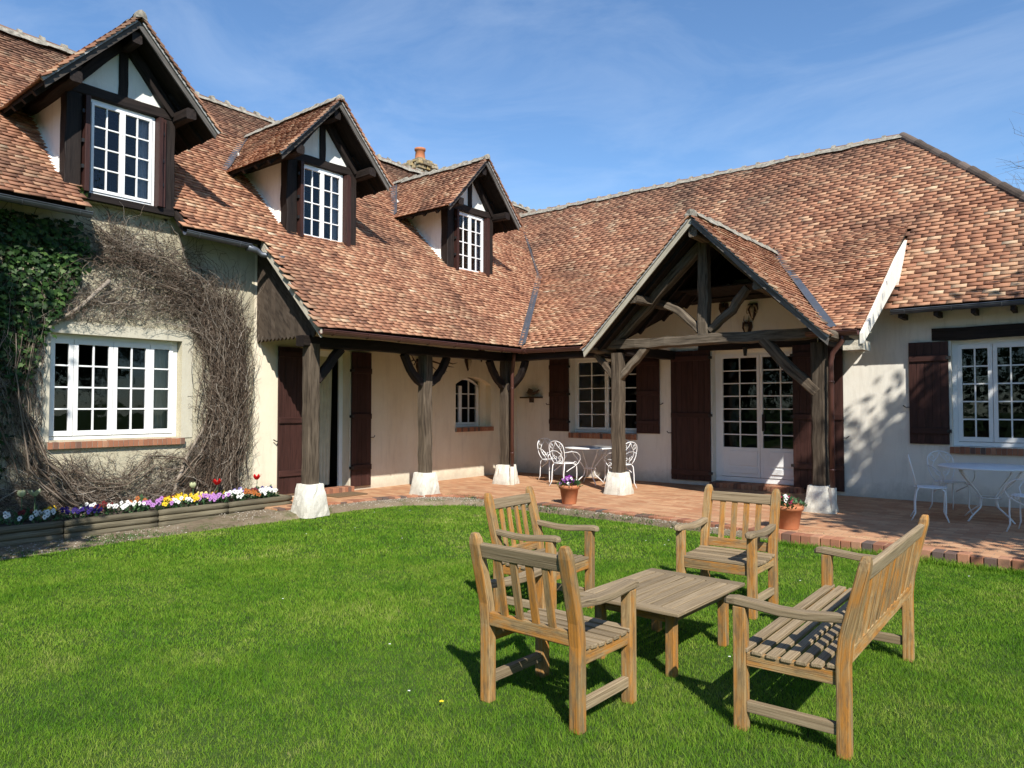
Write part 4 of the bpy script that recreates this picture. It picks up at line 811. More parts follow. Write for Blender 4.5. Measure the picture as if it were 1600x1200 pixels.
# ------------------------------------------------------------------ white iron chairs and tables
def spiral(c, r0, r1, a0, turns, n=16):
    return [(c[0]+(r0+(r1-r0)*i/n)*math.cos(a0+turns*2*math.pi*i/n), c[1]+(r0+(r1-r0)*i/n)*math.sin(a0+turns*2*math.pi*i/n)) for i in range(n+1)]
def iron_chair(label, loc, rz, arms, group):
    t = thing('iron_chair', label, 'chair', (*loc, 0), rz, group); k = dict(world=False, smooth=True); r = .0085
    obj('seat', MB().lathe([(0, .455), (.19, .455), (.205, .45), (.205, .442), (.19, .44), (0, .44)], 24), 'ironwhite', t, **k)
    def bk(x, z): return (x, -.17-.22*(z-.45), z)
    for s in (-1, 1):
        obj('front_leg', MB().tube([(s*.13, .13, .44), (s*.165, .165, .40), (s*.17, .17, .25), (s*.165, .165, .1), (s*.19, .20, 0)], [r*1.2]*4+[r]), 'ironwhite', t, **k)
        obj('rear_leg', MB().tube([(s*.13, -.14, .45), (s*.155, -.17, .40), (s*.155, -.19, .25), (s*.16, -.19, .1), (s*.18, -.24, 0)], [r*1.2]*4+[r]), 'ironwhite', t, **k)
    pts = []
    for i in range(25):
        a = math.pi*(i/24); x = .195*math.cos(a)*(1+.08*math.sin(a*2)**2); z = .68+.20*math.sin(a)**.8 if 0 < i < 24 else .68
        pts.append((x, z))
    pts = [(.12, .45), (.165, .52), (.192, .60)]+pts+[(-.192, .60), (-.165, .52), (-.12, .45)]
    obj('back_frame', MB().tube([bk(*p) for p in pts], r), 'ironwhite', t, **k)
    for s in (-1, 1):
        sc_ = [bk(s*x, z) for x, z in [(.03, .46), (.05, .52), (.11, .58), (.13, .66), (.09, .74), (.03, .80), (0, .865)]]
        mb = MB().tube(sc_, r*.75, 5); obj('back_scroll', mb, 'ironwhite', t, **k)
        sp = [bk(s*x, z) for x, z in spiral((.115, .79), .055, .012, -2.2, 1.1)]; obj('back_scroll', MB().tube(sp, r*.7, 5), 'ironwhite', t, **k)
        sp = [bk(s*x, z) for x, z in spiral((.05, .56), .05, .012, 1.2, -1.1)]; obj('back_scroll', MB().tube(sp, r*.7, 5), 'ironwhite', t, **k)
        if arms:
            ap = [(s*.19, -.21, .66), (s*.26, -.08, .68), (s*.27, .06, .66), (s*.26, .16, .60), (s*.235, .20, .52), (s*.20, .17, .44), (s*.18, .08, .38), (s*.17, -.04, .33), (s*.165, -.12, .29)]; obj('armrest', MB().tube(ap, r*.9, 6), 'ironwhite', t, **k)
            sp = [(s*.20, .08+y, .44+z-.4) for y, z in spiral((0, .4), .05, .012, 0, 1.1)]; obj('arm_scroll', MB().tube(sp, r*.7, 5), 'ironwhite', t, **k)
    return t
def iron_table(label, loc, rad):
    t = thing('iron_table', label, 'table', (*loc, 0), 0, 'round white iron garden tables'); k = dict(world=False, smooth=True)
    obj('tabletop', MB().lathe([(0, .735), (rad-.01, .735), (rad, .73), (rad, .712), (rad-.012, .71), (rad-.015, .725), (0, .725)], 40), 'ironwhite', t, **k)
    for i in range(4):
        a = math.pi/4+i*math.pi/2+.2; ca, sa = math.cos(a), math.sin(a); obj('leg', MB().tube([(ca*q*rad, sa*q*rad, z) for q, z in ((.82, .72), (.66, .58), (.34, .40), (.20, .30), (.24, .18), (.50, .07), (.62, .0))], .011), 'ironwhite', t, **k)
    obj('ring', MB().tube([(.24*rad*math.cos(a/12*2*math.pi), .24*rad*math.sin(a/12*2*math.pi), .31) for a in range(13)], .008), 'ironwhite', t, **k)
    return t
g1, g2_ = 'white iron chairs round the far table', 'white iron chairs by the right hand window'
iron_chair('white iron scroll chair left of the far table, nearest the downpipe', (-8.88, 12.3), R(-110), True, g1)
iron_chair('white iron scroll chair seen from behind, just behind the pot of purple pansies', (-8.15, 11.72), R(-8), True, g1)
iron_chair('white iron scroll chair half hidden behind the fourth porch post, its back to the right', (-7.12, 12.12), R(75), True, g1)
iron_chair('white iron scroll chair by the wall behind the far table', (-7.75, 13.0), R(185), True, g1)
iron_table('round white iron table in front of the shuttered window', (-7.98, 12.35), .50)
iron_chair('white iron chair without arms at the left of the shaded table', (-1.82, 11.38), R(-78), False, g2_)
iron_chair('white iron armchair between the shaded table and the wall', (-1.72, 12.35), R(-140), True, g2_)
iron_chair('white iron armchair cut by the right edge of the picture', (-.68, 11.0), R(75), True, g2_)
iron_table('round white iron table in the shade under the right hand window', (-1.2, 11.85), .60)

# ------------------------------------------------------------------ planter, flowers
random.seed(5)
pt = thing('log_planter', 'long low raised bed edged with half round grey logs', 'planter', (-10.4, 3.7, G))
segs = [(.3, 2.3), (2.3, 3.55), (3.57, 4.72), (4.74, 5.75), (5.77, 6.84)]
for a, b in segs:
    for r_ in range(3):
        z = G+.045+r_*.082; n = 9; rr = .046; mb = MB().tube([(-10.06+random.gauss(0, .002), a+(b-a)*i/n, z+random.gauss(0, .0015)) for i in range(n+1)], [rr*.86]+[rr]*(n-1)+[rr*.86], 12); obj('log', mb, 'log', pt, smooth=True)
for r_ in range(3):
    obj('log', MB().tube([(-10.72, 6.80, G+.045+r_*.082), (-10.1, 6.80, G+.045+r_*.082)], .045, 12), 'log', pt, smooth=True)
mb = MB(); vs = []; nx, ny = 6, 60
for j in range(ny+1):
    for i in range(nx+1): vs.append((-10.76+.68*i/nx, .3+6.45*j/ny, .075+random.gauss(0, .008)+(.02 if 0 < i < nx else -.01)))
mb.add(vs, [(j*(nx+1)+i, j*(nx+1)+i+1, (j+1)*(nx+1)+i+1, (j+1)*(nx+1)+i) for j in range(ny) for i in range(nx)], .5); obj('soil', mb, 'soil', pt, fix=False, smooth=True)
def blossom(mb, c, r, d, t0=1.):
    """pansy face: five rounded petals round a dark eye, facing d"""
    d = Vector(d).normalized(); ref = Vector((0, 0, 1)); sd = d.cross(ref).normalized(); up = sd.cross(d); c = Vector(c)
    for a, w_, l in ((100, .62, 1.), (62, .55, .95), (170, .55, .9), (10, .55, .9), (270, .75, 1.)):
        an = R(a+random.gauss(0, 6)); v = sd*math.cos(an)+up*math.sin(an); q = sd*-math.sin(an)+up*math.cos(an); L_ = r*l; b = c+d*random.uniform(.0, .004)
        mb.add([b, b+v*L_*.45+q*L_*w_*.75, b+v*L_*.9+q*L_*w_*.5+d*.003, b+v*L_*1.0-d*.003, b+v*L_*.9-q*L_*w_*.5+d*.003, b+v*L_*.45-q*L_*w_*.75], [(0, 1, 2, 3, 4, 5)], t0*random.uniform(.75, 1))
    mb.add([c+d*.006+(sd*math.cos(x)+up*math.sin(x))*r*.24 for x in [k*math.pi/3 for k in range(6)]], [tuple(range(6))], 0.)
def leafblob(mb, c, r, h, n, size):
    for i in range(n):
        a = random.random()*6.28; q = r*math.sqrt(random.random()); z = h*(1-(q/r)**2)*random.uniform(.3, 1); p = Vector(c)+Vector((math.cos(a)*q, math.sin(a)*q, z)); d = Vector((math.cos(a)*.6+random.gauss(0, .4), math.sin(a)*.6+random.gauss(0, .4), .6)).normalized(); s = d.cross(Vector((0, 0, 1))).normalized(); l = size*random.uniform(.7, 1.3)
        mb.add([p, p+d*l*.5+s*l*.28, p+d*l, p+d*l*.5-s*l*.28], [(0, 1, 2, 3)])
def pansy(label, col, loc, nf, group='pansies in the raised bed', r=.15, h=.14, fr=.033, rootname='pansy_plant'):
    t = thing(rootname, label, 'flowers', loc, 0, group); mb = MB(); leafblob(mb, (0, 0, 0), r, h, 46, .055); obj('foliage', mb, 'tulipleaf', t, world=False, fix=False)
    for i in range(nf):
        a = random.random()*6.28; q = r*1.0*math.sqrt(random.random()); fl = MB(); blossom(fl, (math.cos(a)*q, math.sin(a)*q, h*(.95-.3*(q/r)**2)+random.uniform(.0, .045)), fr*random.uniform(.85, 1.15), (.75+random.gauss(0, .25), -.75+random.gauss(0, .3), .55+random.gauss(0, .2))); obj('blossom', fl, col, t, world=False, fix=False)
    return t
PZ = .085
for y, x, col, nf, lab in [
    (3.02, -10.25, 'p_white', 7, 'white pansies in the shade at the far left of the raised bed'), (3.42, -10.22, 'p_white', 11, 'white pansies with dark eyes in the shade, left of the dark blue ones'), (3.30, -10.48, 'p_maroon', 4, 'dark red pansies in the shade behind white ones, left part of the bed'),
    (3.62, -10.52, 'p_yellow', 5, 'yellow pansies in the shade behind the dark blue ones'), (3.72, -10.22, 'p_navy', 12, 'dark blue pansies nearest the left log joint'), (3.95, -10.24, 'p_navy', 12, 'dark blue pansies left of the white ones by the maroon plant'),
    (4.0, -10.55, 'p_white', 7, 'white pansies behind the dark blue ones'), (4.18, -10.50, 'p_maroon', 9, 'maroon pansies behind white ones at the edge of the shade'), (4.28, -10.22, 'p_white', 11, 'white pansies in front of the maroon ones'), (4.50, -10.28, 'p_white', 10, 'white pansies just left of the first mauve plant'),
    (4.66, -10.52, 'p_orange', 5, 'small bronze pansies behind the first mauve plant'), (4.72, -10.22, 'p_mauve', 12, 'first mauve pansies from the left, right of white ones'), (4.92, -10.30, 'p_mauve', 8, 'mauve pansies beside the low yellow ones'), (5.0, -10.26, 'p_yellow', 9, 'low yellow pansies between mauve and white ones'),
    (5.12, -10.55, 'p_maroon', 6, 'maroon pansies behind the tallest yellow ones'), (5.14, -10.22, 'p_white', 10, 'white pansies in front of the yellow ones'), (5.28, -10.56, 'p_yellow', 12, 'bright yellow pansies at the back of the bed'), (5.40, -10.34, 'p_yellow', 8, 'yellow pansies between white and large mauve ones'),
    (5.52, -10.22, 'p_mauve', 16, 'large clump of mauve pansies in the middle of the bed'), (5.58, -10.55, 'p_cream', 9, 'pale yellow pansies behind the large mauve clump'), (5.74, -10.26, 'p_mauve', 12, 'mauve pansies left of the white ones by the red tulip'), (5.88, -10.62, 'p_yellow', 9, 'golden pansies left of the first red tulip'),
    (5.94, -10.24, 'p_white', 16, 'white pansies below the first red tulip'), (6.10, -10.42, 'p_white', 10, 'white pansies left of the bronze clump'), (6.20, -10.56, 'p_lilac', 8, 'lilac pansies behind the bronze clump'), (6.24, -10.26, 'p_orange', 13, 'bronze and rust pansies in the right part of the bed'),
    (6.40, -10.50, 'p_maroon', 6, 'rust red pansies behind white ones near the second red tulip'), (6.46, -10.24, 'p_white', 14, 'white pansies at the right end of the raised bed'), (6.62, -10.32, 'p_white', 9, 'last white pansies at the right corner of the logs'), (6.64, -10.52, 'p_navy', 7, 'dark blue pansies at the right corner behind white ones')]:
    pansy(lab, col, (x, y, PZ), nf)
def tulip(label, col, loc, h, open_, group='tulips in the raised bed'):
    K = 1.45
    t = thing('tulip', label, 'flower', loc, 0, group); obj('stem', MB().tube([(0, 0, 0), (.01, 0, h*.5), (0, .005, h)], .005, 6), 'tulipleaf', t, world=False, smooth=True)
    for i in range(4):
        a = i*1.7+random.random(); d = Vector((math.cos(a), math.sin(a), 0)); s = Vector((-d.y, d.x, 0)); L_ = h*random.uniform(.6, .85); vs = []
        for q in range(6):
            f = q/5; c = d*(.015+.10*f*f+.03*f)+Vector((0, 0, L_*f*(1-.18*f))); wd = .024*math.sin(math.pi*min(1, f*.9+.12))
            vs += [c-s*wd+d*.008, c, c+s*wd+d*.008]
        mb = MB(); mb.add(vs, [(q*3+j, q*3+j+1, q*3+j+4, q*3+j+3) for q in range(5) for j in range(2)], random.random()); obj('leaf', mb, 'tulipleaf', t, world=False, fix=False, smooth=True)
    for i in range(6):
        a = i*math.pi/3; d = Vector((math.cos(a), math.sin(a), 0)); s = Vector((-d.y, d.x, 0)); vs = []
        for q in range(6):
            f = q/5; rad = K*(.008+.026*math.sin(math.pi*min(.62, f*.62))+open_*f*f); c = d*rad+Vector((0, 0, h+K*.06*f)); wd = K*.021*math.sin(math.pi*min(.97, f*.82+.15)); vs += [c-s*wd, c+d*.004, c+s*wd]
        mb = MB(); mb.add(vs, [(q*3+j, q*3+j+1, q*3+j+4, q*3+j+3) for q in range(5) for j in range(2)], random.uniform(.6, 1)); obj('petal', mb, col, t, world=False, fix=False, smooth=True)
tulip('open cream tulip in the shade at the left of the bed', 'p_bud', (-10.55, 3.40, .08), .33, .025); tulip('closed pale bud beside the cream tulip, far left', 'p_bud', (-10.6, 3.27, .08), .33, -.008)
tulip('small cream bud left of the first red tulip', 'p_bud', (-10.5, 5.45, .08), .26, -.01); tulip('open red tulip above white pansies', 'p_red', (-10.45, 5.80, .08), .28, .02); tulip('red tulip nearest the white wall', 'p_red', (-10.5, 6.50, .08), .30, .012)
for i, (y, x) in enumerate(((4.86, -10.6), (6.70, -10.4), (6.86, -10.62), (3.1, -10.6))):
    t = thing('leafy_plant', ['broad grey green leaves behind the first mauve pansies', 'flat leaves spilling at the right corner of the bed', 'upright leaves at the end of the bed by the white wall', 'dark leaves in the shade at the far left of the bed'][i], 'plant', (x, y-.12, .08), 0, 'leafy plants in the bed'); mb = MB(); leafblob(mb, (0, 0, 0), .08, .16 if i != 1 else .05, 26, .11); obj('foliage', mb, 'tulipleaf', t, world=False, fix=False)
def pot(label, loc, cols, rim=.165, h=.30):
    t = thing('flower_pot', label, 'flower pot', loc, 0, 'terracotta pots on the terrace'); s = rim/.165
    obj('pot', MB().lathe([(0, 0), (.105*s, 0), (.112*s, .01), (.148*s, h-.06), (.165*s, h-.058), (.170*s, h-.01), (.163*s, h), (.148*s, h), (.143*s, h-.04), (0, h-.045)], 32), 'terra', t, world=False, smooth=True).data.materials[0]
    mb = MB(); leafblob(mb, (0, 0, h-.03), rim*1.15, .13, 150, .06); obj('foliage', mb, 'tulipleaf', t, world=False, fix=False)
    for col, n, (ox, oy) in cols:
        for i in range(n):
            fl = MB(); a = random.random()*6.28; q = rim*.7*math.sqrt(random.random()); blossom(fl, (ox+math.cos(a)*q, oy+math.sin(a)*q, h+.09+random.uniform(-.03, .05)-.6*q*q/rim), .030, (.55+random.gauss(0, .35), -.8+random.gauss(0, .3), .5)); obj('blossom', fl, col, t, world=False, fix=False)
pot('terracotta pot of purple pansies at the terrace edge near the iron chairs', (-6.60, 9.62, .0), [('p_violet', 13, (-.03, 0)), ('p_mauve', 7, (-.04, 0)), ('p_white', 2, (.09, 0))])
pot('larger orange pot of crimson and white flowers beside the right hand porch post', (-3.10, 9.42, .0), [('p_crim', 9, (0, 0)), ('p_white', 4, (-.10, -.04))], .185, .30)

# ------------------------------------------------------------------ trophies, shelf, lantern, mat
def trophy(label, P, u, z, kind):
    t = thing('hunting_trophy', label, 'trophy', P(u, z, .0), 0, 'hunting trophies on the porch walls'); wl = WL[t.name]; L_ = lambda du, dz, d: tuple(Vector(P(u+du, z+dz, d))-wl)
    k = dict(world=False)
    sh = [(-.09, .13), (.09, .13), (.10, .02), (.05, -.10), (0, -.20), (-.05, -.10), (-.10, .02)]; s_ = 1 if kind != 'stag' else 1.5
    obj('plaque', MB().slab([L_(a*s_, b*s_, .002) for a, b in sh], Vector(L_(0, 0, .028))-Vector(L_(0, 0, .002))), 'plaque', t, bevel=.004, **k)
    mb = MB().tube([L_(0, .08*s_, .05), L_(0, .02*s_, .07*s_), L_(0, -.06*s_, .06*s_), L_(0, -.15*s_, .05)], [.035*s_, .045*s_, .028*s_, .012*s_], 8); obj('skull', mb, 'bone' if kind != 'head' else 'antler', t, smooth=True, **k)
    for s in (-1, 1):
        if kind == 'stag':
            obj('antler', MB().tube([L_(s*.04, .12, .06), L_(s*.16, .16, .14), L_(s*.34, .10, .24), L_(s*.48, .14, .30), L_(s*.58, .28, .30)], [.022, .02, .018, .014, .004], 7), 'antler', t, smooth=True, **k)
            for a, b in (((.12, .14, .12), (.16, -.04, .30)), ((.30, .11, .22), (.42, -.06, .34)), ((.40, .12, .27), (.58, .04, .38)), ((.48, .14, .30), (.70, .14, .36))): obj('antler', MB().tube([L_(s*a[0], a[1], a[2]), L_(s*(a[0]+b[0])/2, (a[1]+b[1])/2-.03, (a[2]+b[2])/2), L_(s*b[0], b[1], b[2])], [.014, .011, .003], 6), 'antler', t, smooth=True, **k)
        elif kind == 'ram':
            obj('antler', MB().tube([L_(s*(.03+.045*math.sin(q*.55)+.008*q), .05+.055*math.cos(q*.7)-.012*q, .07) for q in range(8)], [.018-.002*q for q in range(8)], 7), 'bone', t, smooth=True, **k)
        else:
            obj('antler', MB().tube([L_(s*.025, .09, .05), L_(s*.05, .16, .06), L_(s*.045, .25, .05)], [.011, .009, .003], 6), 'antler', t, smooth=True, **k)
trophy('large dark antlers on the wall behind the second porch post', P1, 10.35, 2.32, 'stag'); trophy('pale skull on a pointed plaque above the arched window', P1, 11.75, 2.52, 'roe'); trophy('small skull plaque under the gutter right of the arched window', P1, 12.2, 2.74, 'roe')
trophy('horned skull high on the wall inside the porch gable', P2, -5.05, 3.36, 'ram'); trophy('small deer skull below the horned one over the glass doors', P2, -5.16, 3.02, 'roe'); trophy('dark mounted head under the ridge of the porch gable', P2, -5.62, 3.42, 'head')
t = thing('wall_shelf', 'small dark shelf holding a grey bird figure beside the third post', 'shelf', (-10.27, 13.5, 1.74)); obj('board', MB().box(-.28, .28, -.16, -.0, 0, .035), 'plaque', t, world=False); obj('bracket', MB().box(-.02, .02, -.13, -.0, -.10, 0), 'plaque', t, world=False)
t = thing('bird_figure', 'grey bird figure with raised wing on the small dark shelf', 'figurine', (-10.2, 13.40, 1.775)); obj('body', MB().tube([(-.2, 0, .10), (-.1, 0, .07), (0, 0, .07), (.1, -.01, .10), (.17, -.01, .15), (.2, -.01, .15)], [.006, .03, .045, .03, .018, .004], 8), 'antler', t, world=False, smooth=True); obj('wing', MB().slab([(-.15, -.03, .1), (.05, -.05, .09), (.02, -.04, .16), (-.1, -.03, .2)], (0, -.01, 0)), 'antler', t, world=False)
t = thing('wall_lantern', 'small black lantern on the beam above the glass doors', 'lantern', (-5.15, 13.46, 2.62)); obj('arm', MB().tube([(0, 0, .08), (0, -.08, .10), (0, -.12, .06)], .008, 6), 'iron', t, world=False); obj('cage', MB().lathe([(0, -.12), (.03, -.12), (.045, .02), (.055, .03), (.02, .06), (0, .07)], 6, (0, -.12, 0)), 'iron', t, world=False)
tag(obj('doormat', MB().box(-10.5, -10.05, 7.75, 8.4, .0, .022), 'mat', bevel=.006), 'brown coir mat in front of the open left door', 'doormat')

# ------------------------------------------------------------------ climbers on the cream wall
def strands(name, guides, parent, m='twig', seed=3, keep=None):
    r = np.random.default_rng(seed); VV = []; FF = []; TT = []; off = 0
    for pts, n, spread, ln, rad, wig, depth in guides:
        P_ = np.array(pts, float); seg = np.linalg.norm(np.diff(P_, axis=0), axis=1); cum = np.concatenate([[0], np.cumsum(seg)]); tot = cum[-1]
        for _ in range(n):
            K = 11; s = r.uniform(-.05, .95)*tot; s = max(0, s); L_ = ln*r.uniform(.35, 1.2); ph = r.normal(0, 1); lat = r.normal(0, spread); d0 = abs(r.normal(depth*.5, depth*.45))+.01; dirn = 1 if r.random() < .88 else -1
            px = np.interp(s, cum, P_[:, 0]); pz = np.interp(s, cum, P_[:, 1]); e = .02; tx = np.interp(s+e, cum, P_[:, 0])-px; tz = np.interp(s+e, cum, P_[:, 1])-pz; nrm = math.hypot(tx, tz)+1e-9; y = px-tz/nrm*lat; z = pz+tx/nrm*lat; cur = np.array([d0, y, z]); a = r.normal(0, wig*.55); Q = []
            rr = rad*r.uniform(.5, 1.4)
            for k in range(K):
                Q.append(cur.copy()); s2 = min(tot-.021, s+L_*k/K); tx = np.interp(s2+e, cum, P_[:, 0])-np.interp(s2, cum, P_[:, 0]); tz = np.interp(s2+e, cum, P_[:, 1])-np.interp(s2, cum, P_[:, 1]); an = math.atan2(tz, tx)+a; a += r.normal(0, wig*.5); a *= .93
                cur = cur+np.array([r.normal(0, .012), math.cos(an)*L_/K*dirn, math.sin(an)*L_/K*dirn]); cur[0] = min(max(cur[0], .012), depth*1.7)
            Q = np.array(Q)
            if keep is not None and not keep(Q): continue
            Q[:, 2] = np.maximum(Q[:, 2], .06)
            d = np.gradient(Q, axis=0); d /= np.linalg.norm(d, axis=1)[:, None]+1e-9; sd = np.cross(d, [1, 0, 0]); sd /= np.linalg.norm(sd, axis=1)[:, None]+1e-9; up = np.cross(sd, d); rs = rr*np.linspace(1, .35, K)[:, None]
            R3 = np.stack([Q+(sd*math.cos(t_)+up*math.sin(t_))*rs for t_ in (0, 2.09, 4.19)], 1); R3[:, :, 0] += -10.75; VV.append(R3.reshape(-1, 3)); b = off+np.arange(K-1)[:, None]*3
            for j in range(3): FF.append(np.concatenate([b+j, b+(j+1) % 3, b+3+(j+1) % 3, b+3+j], 1))
            TT += [r.random()]*(3*(K-1)); off += 3*K
    return npmesh(name, np.concatenate(VV), np.concatenate(FF), m, parent, np.array(TT))
vine = thing('bare_vine', 'leafless grey brown creeper tangled round the big window', 'climbing plant', (-10.6, 5.2, .0))
mainR = [(5.0, .10), (5.35, .35), (5.70, .80), (5.95, 1.4), (6.03, 2.0), (6.00, 2.6), (5.85, 3.1), (5.5, 3.42), (5.0, 3.62), (4.35, 3.75), (4.0, 3.9)]
mainR2 = [(5.9, .12), (6.0, .6), (6.05, 1.2), (6.08, 1.9), (6.05, 2.5), (5.9, 3.0)]
overw = [(6.0, 2.6), (5.75, 2.95), (5.2, 3.1), (4.7, 3.05), (4.2, 2.95), (3.6, 2.78)]
under = [(5.75, .25), (5.35, .75), (4.9, .78), (4.55, .5), (4.1, .55), (3.7, .75)]
left = [(4.4, .12), (3.9, .35), (3.5, .8), (3.35, 1.4), (3.3, 2.0), (3.35, 2.7)]
low = [(6.3, .18), (5.6, .2), (4.9, .2), (4.3, .25), (3.6, .3), (2.9, .4)]
def keepv(Q):
    y, z = Q[:, 1], Q[:, 2]; inside = (y > BW[0]-.06) & (y < BW[1]+.08) & (z > .97) & (z < BW[3]+.10); return inside.sum() == 0 and (y < 6.62).all()
strands('stems', [(mainR, 640, .16, 1.1, .0050, .85, .12), (mainR2, 1700, .15, 1.0, .005, .62, .18), (overw, 560, .17, .6, .004, 1.3, .09), (mainR[5:], 420, .20, .6, .0042, 1.4, .10), (under, 210, .14, .6, .0038, 1.2, .06), (left, 900, .20, 1.0, .0045, .6, .09), (low, 750, .12, .8, .004, .8, .08)], vine, keep=keepv)
strands('fine_twigs', [(mainR[2:], 2500, .21, .26, .0024, 2.4, .20), (overw, 1300, .22, .26, .0022, 2.4, .12), ([(4.0, 3.9), (4.5, 3.75), (5.1, 4.0), (5.4, 4.1)], 190, .26, .5, .002, 1.7, .03), (under, 420, .22, .3, .002, 1.7, .08), (left, 600, .25, .3, .002, 1.8, .10), ([(6.2, .3), (6.3, 1.4), (6.35, 2.4), (6.2, 3.0)], 240, .10, .35, .002, 1.6, .06), (low, 500, .14, .28, .002, 1.7, .10)], vine, seed=9, keep=keepv)
rs_ = random.Random(31)
for gd, n_, sp_ in ((mainR, 16, .16), (mainR2, 22, .13), (left, 7, .18), (under, 4, .10)):
    for _ in range(n_):
        o_ = rs_.gauss(0, sp_); k0 = rs_.randint(0, max(0, len(gd)-5)); pts = []; ph = rs_.uniform(0, 6)
        for k in range(k0, min(len(gd), k0+5)):
            for f in (0, .33, .66):
                if k+1 >= len(gd): break
                (a, b), (c, d) = gd[k], gd[k+1]; q = o_+.035*math.sin(ph+(k+f)*1.9)+rs_.gauss(0, .012); ln = math.hypot(c-a, d-b); pts.append((-10.60+rs_.gauss(0, .015), a+(c-a)*f-(d-b)/ln*q, b+(d-b)*f+(c-a)/ln*q))
        if len(pts) > 4 and all(p[1] < 6.5 for p in pts) and not any(BW[0]-.05 < p[1] < BW[1]+.07 and .95 < p[2] < BW[3]+.1 for p in pts):
            r0_ = rs_.uniform(.006, .013); obj('woody_stem', MB().tube(pts, [r0_*(1-.6*i/len(pts)) for i in range(len(pts))], 6, t=rs_.uniform(.2, .7)), 'twig', vine, smooth=True)
mb = MB()
for y0, pts in enumerate(([(5.2, .1), (5.3, .45), (5.45, .8), (5.7, 1.2), (5.9, 1.7)], [(5.1, .08), (5.5, .3), (5.85, .55), (6.05, 1.1)], [(4.3, 3.3), (3.95, 2.9), (3.6, 2.62)], [(5.6, .1), (5.9, .5), (6.0, 1.0), (6.02, 1.6)])):
    obj('main_stem', MB().tube([(-10.68+random.gauss(0, .01), a, b) for a, b in pts], [.03, .026, .022, .018, .014][:len(pts)], 8), 'twig', vine, smooth=True)
# ivy
iv = thing('ivy', 'glossy green ivy covering the wall left of the big window', 'climbing plant', (-10.6, 3.2, .1)); r = np.random.default_rng(2)
poly = [(1.0, 4.05), (3.9, 4.05), (4.02, 3.7), (3.95, 3.45), (3.80, 3.0), (3.58, 2.65), (3.42, 2.3), (3.38, 1.9), (3.25, 1.65), (3.15, 1.2), (3.1, .8), (2.9, .5), (1.0, .1)]
def inpoly(y, z):
    c = False; n = len(poly)
    for i in range(n):
        (a, b), (d, e) = poly[i], poly[i-1]
        if (b > z) != (e > z) and y < (d-a)*(z-b)/(e-b)+a: c = not c
    return c
V = []; F = []; TR = []; cnt = 0
shape = [(0, 0), (.30, .08), (.52, -.02), (.40, .34), (.46, .52), (.20, .60), (0, 1.0), (-.20, .60), (-.46, .52), (-.40, .34), (-.52, -.02), (-.30, .08)]
while cnt < 8000:
    y = r.uniform(1.2, 4.1); z = r.uniform(.1, 4.05)
    if not inpoly(y+r.normal(0, .05), z+r.normal(0, .05)): continue
    if z < 1.95 and r.random() < .72: continue
    sz = r.uniform(.04, .085); dep = r.uniform(.02, .14)*(1 if z > 1.5 else .7); nrm = Vector((1, r.normal(0, .35), .25+r.normal(0, .35))).normalized(); up = Vector((0, r.normal(0, .5), -1)); up = (up-nrm*up.dot(nrm)).normalized(); sd = nrm.cross(up); c = Vector((-10.75+dep, y, z)); b = len(V)
    for q, p in shape: V.append(c+sd*q*sz+up*p*sz+nrm*(-.18*abs(q)*sz))
    F.append(list(range(b, b+12))); TR.append(min(1, max(0, r.beta(2, 3)+(.25 if dep > .10 else -.08)))); cnt += 1
npmesh('leaves', V, F, 'ivy', iv, TR)
strands('stems', [([(2.8, .1), (2.9, 1.5), (3.0, 3.0), (3.2, 4.0)], 160, .3, 1.2, .004, .5, .06), ([(1.5, .1), (1.6, 2), (1.8, 4.0)], 90, .4, 1.2, .004, .5, .06)], iv, seed=4, keep=lambda Q: (Q[:, 1] < 3.55).all())
tag_ = thing('ivy_sprig', 'small ivy sprig under the left corner of the first dormer window', 'plant', (-10.6, 3.9, 4.35)); mb = MB(); leafblob(mb, (0, 0, 0), .08, .14, 60, .06); obj('leaves', mb, 'weed', tag_, world=False, fix=False)

# ------------------------------------------------------------------ lawn
def in_lawn(x, y):
    le = np.array(LE); xe = np.interp(y, le[:7, 1], le[:7, 0]); te = np.array([(-12, 8.2), (-9.1, 8.35), (-8.4, 8.98), (-7.6, 9.16), (-7, 9.18), (-5.1, 9.14), (-4.2, 9.09), (-3.2, 9.02), (-3.05, 8.99), (-1.9, 8.94), (-.6, 8.88), (4, 8.76)]); ye = np.interp(x, te[:, 0], te[:, 1]); return (x > xe) & (y < ye)
def blades(n, xr, yr, hh, ww, seed, test, zf=None):
    r = np.random.default_rng(seed); x = r.uniform(*xr, n); y = r.uniform(*yr, n); k = test(x, y); x, y = x[k], y[k]; n = len(x)
    pat = .5+.5*np.sin(x*1.9+2*np.sin(y*1.3))*np.sin(y*2.3+1.5*np.sin(x*1.7)); h = hh*(.55+.5*pat)*r.uniform(.55, 1.35, n); w_ = ww*r.uniform(.7, 1.3, n); a = r.uniform(0, 6.283, n); b = r.uniform(0, 6.283, n); lean = h*r.uniform(.2, 1.25, n); z0 = np.full(n, G) if zf is None else zf(x, y)
    dx, dy = np.cos(a)*w_/2, np.sin(a)*w_/2; lx, ly = np.cos(b)*lean, np.sin(b)*lean
    V = np.stack([np.stack([x-dx, y-dy, z0], 1), np.stack([x+dx, y+dy, z0], 1), np.stack([x+dx*.7+lx*.35, y+dy*.7+ly*.35, z0+h*.6], 1), np.stack([x-dx*.7+lx*.35, y-dy*.7+ly*.35, z0+h*.6], 1), np.stack([x+lx, y+ly, z0+h], 1)], 1)
    return V.reshape(-1, 3), n, r.beta(2, 2, n)
def cone(m0, m1, extra=.4):
    def f(x, y):
        d = -.628*x+.778*y; s = .778*x+.628*y; return in_lawn(x, y) & (d > m0) & (d <= m1) & (np.abs(s) < d*.72+extra)
    return f
VV = []; TT = []; 
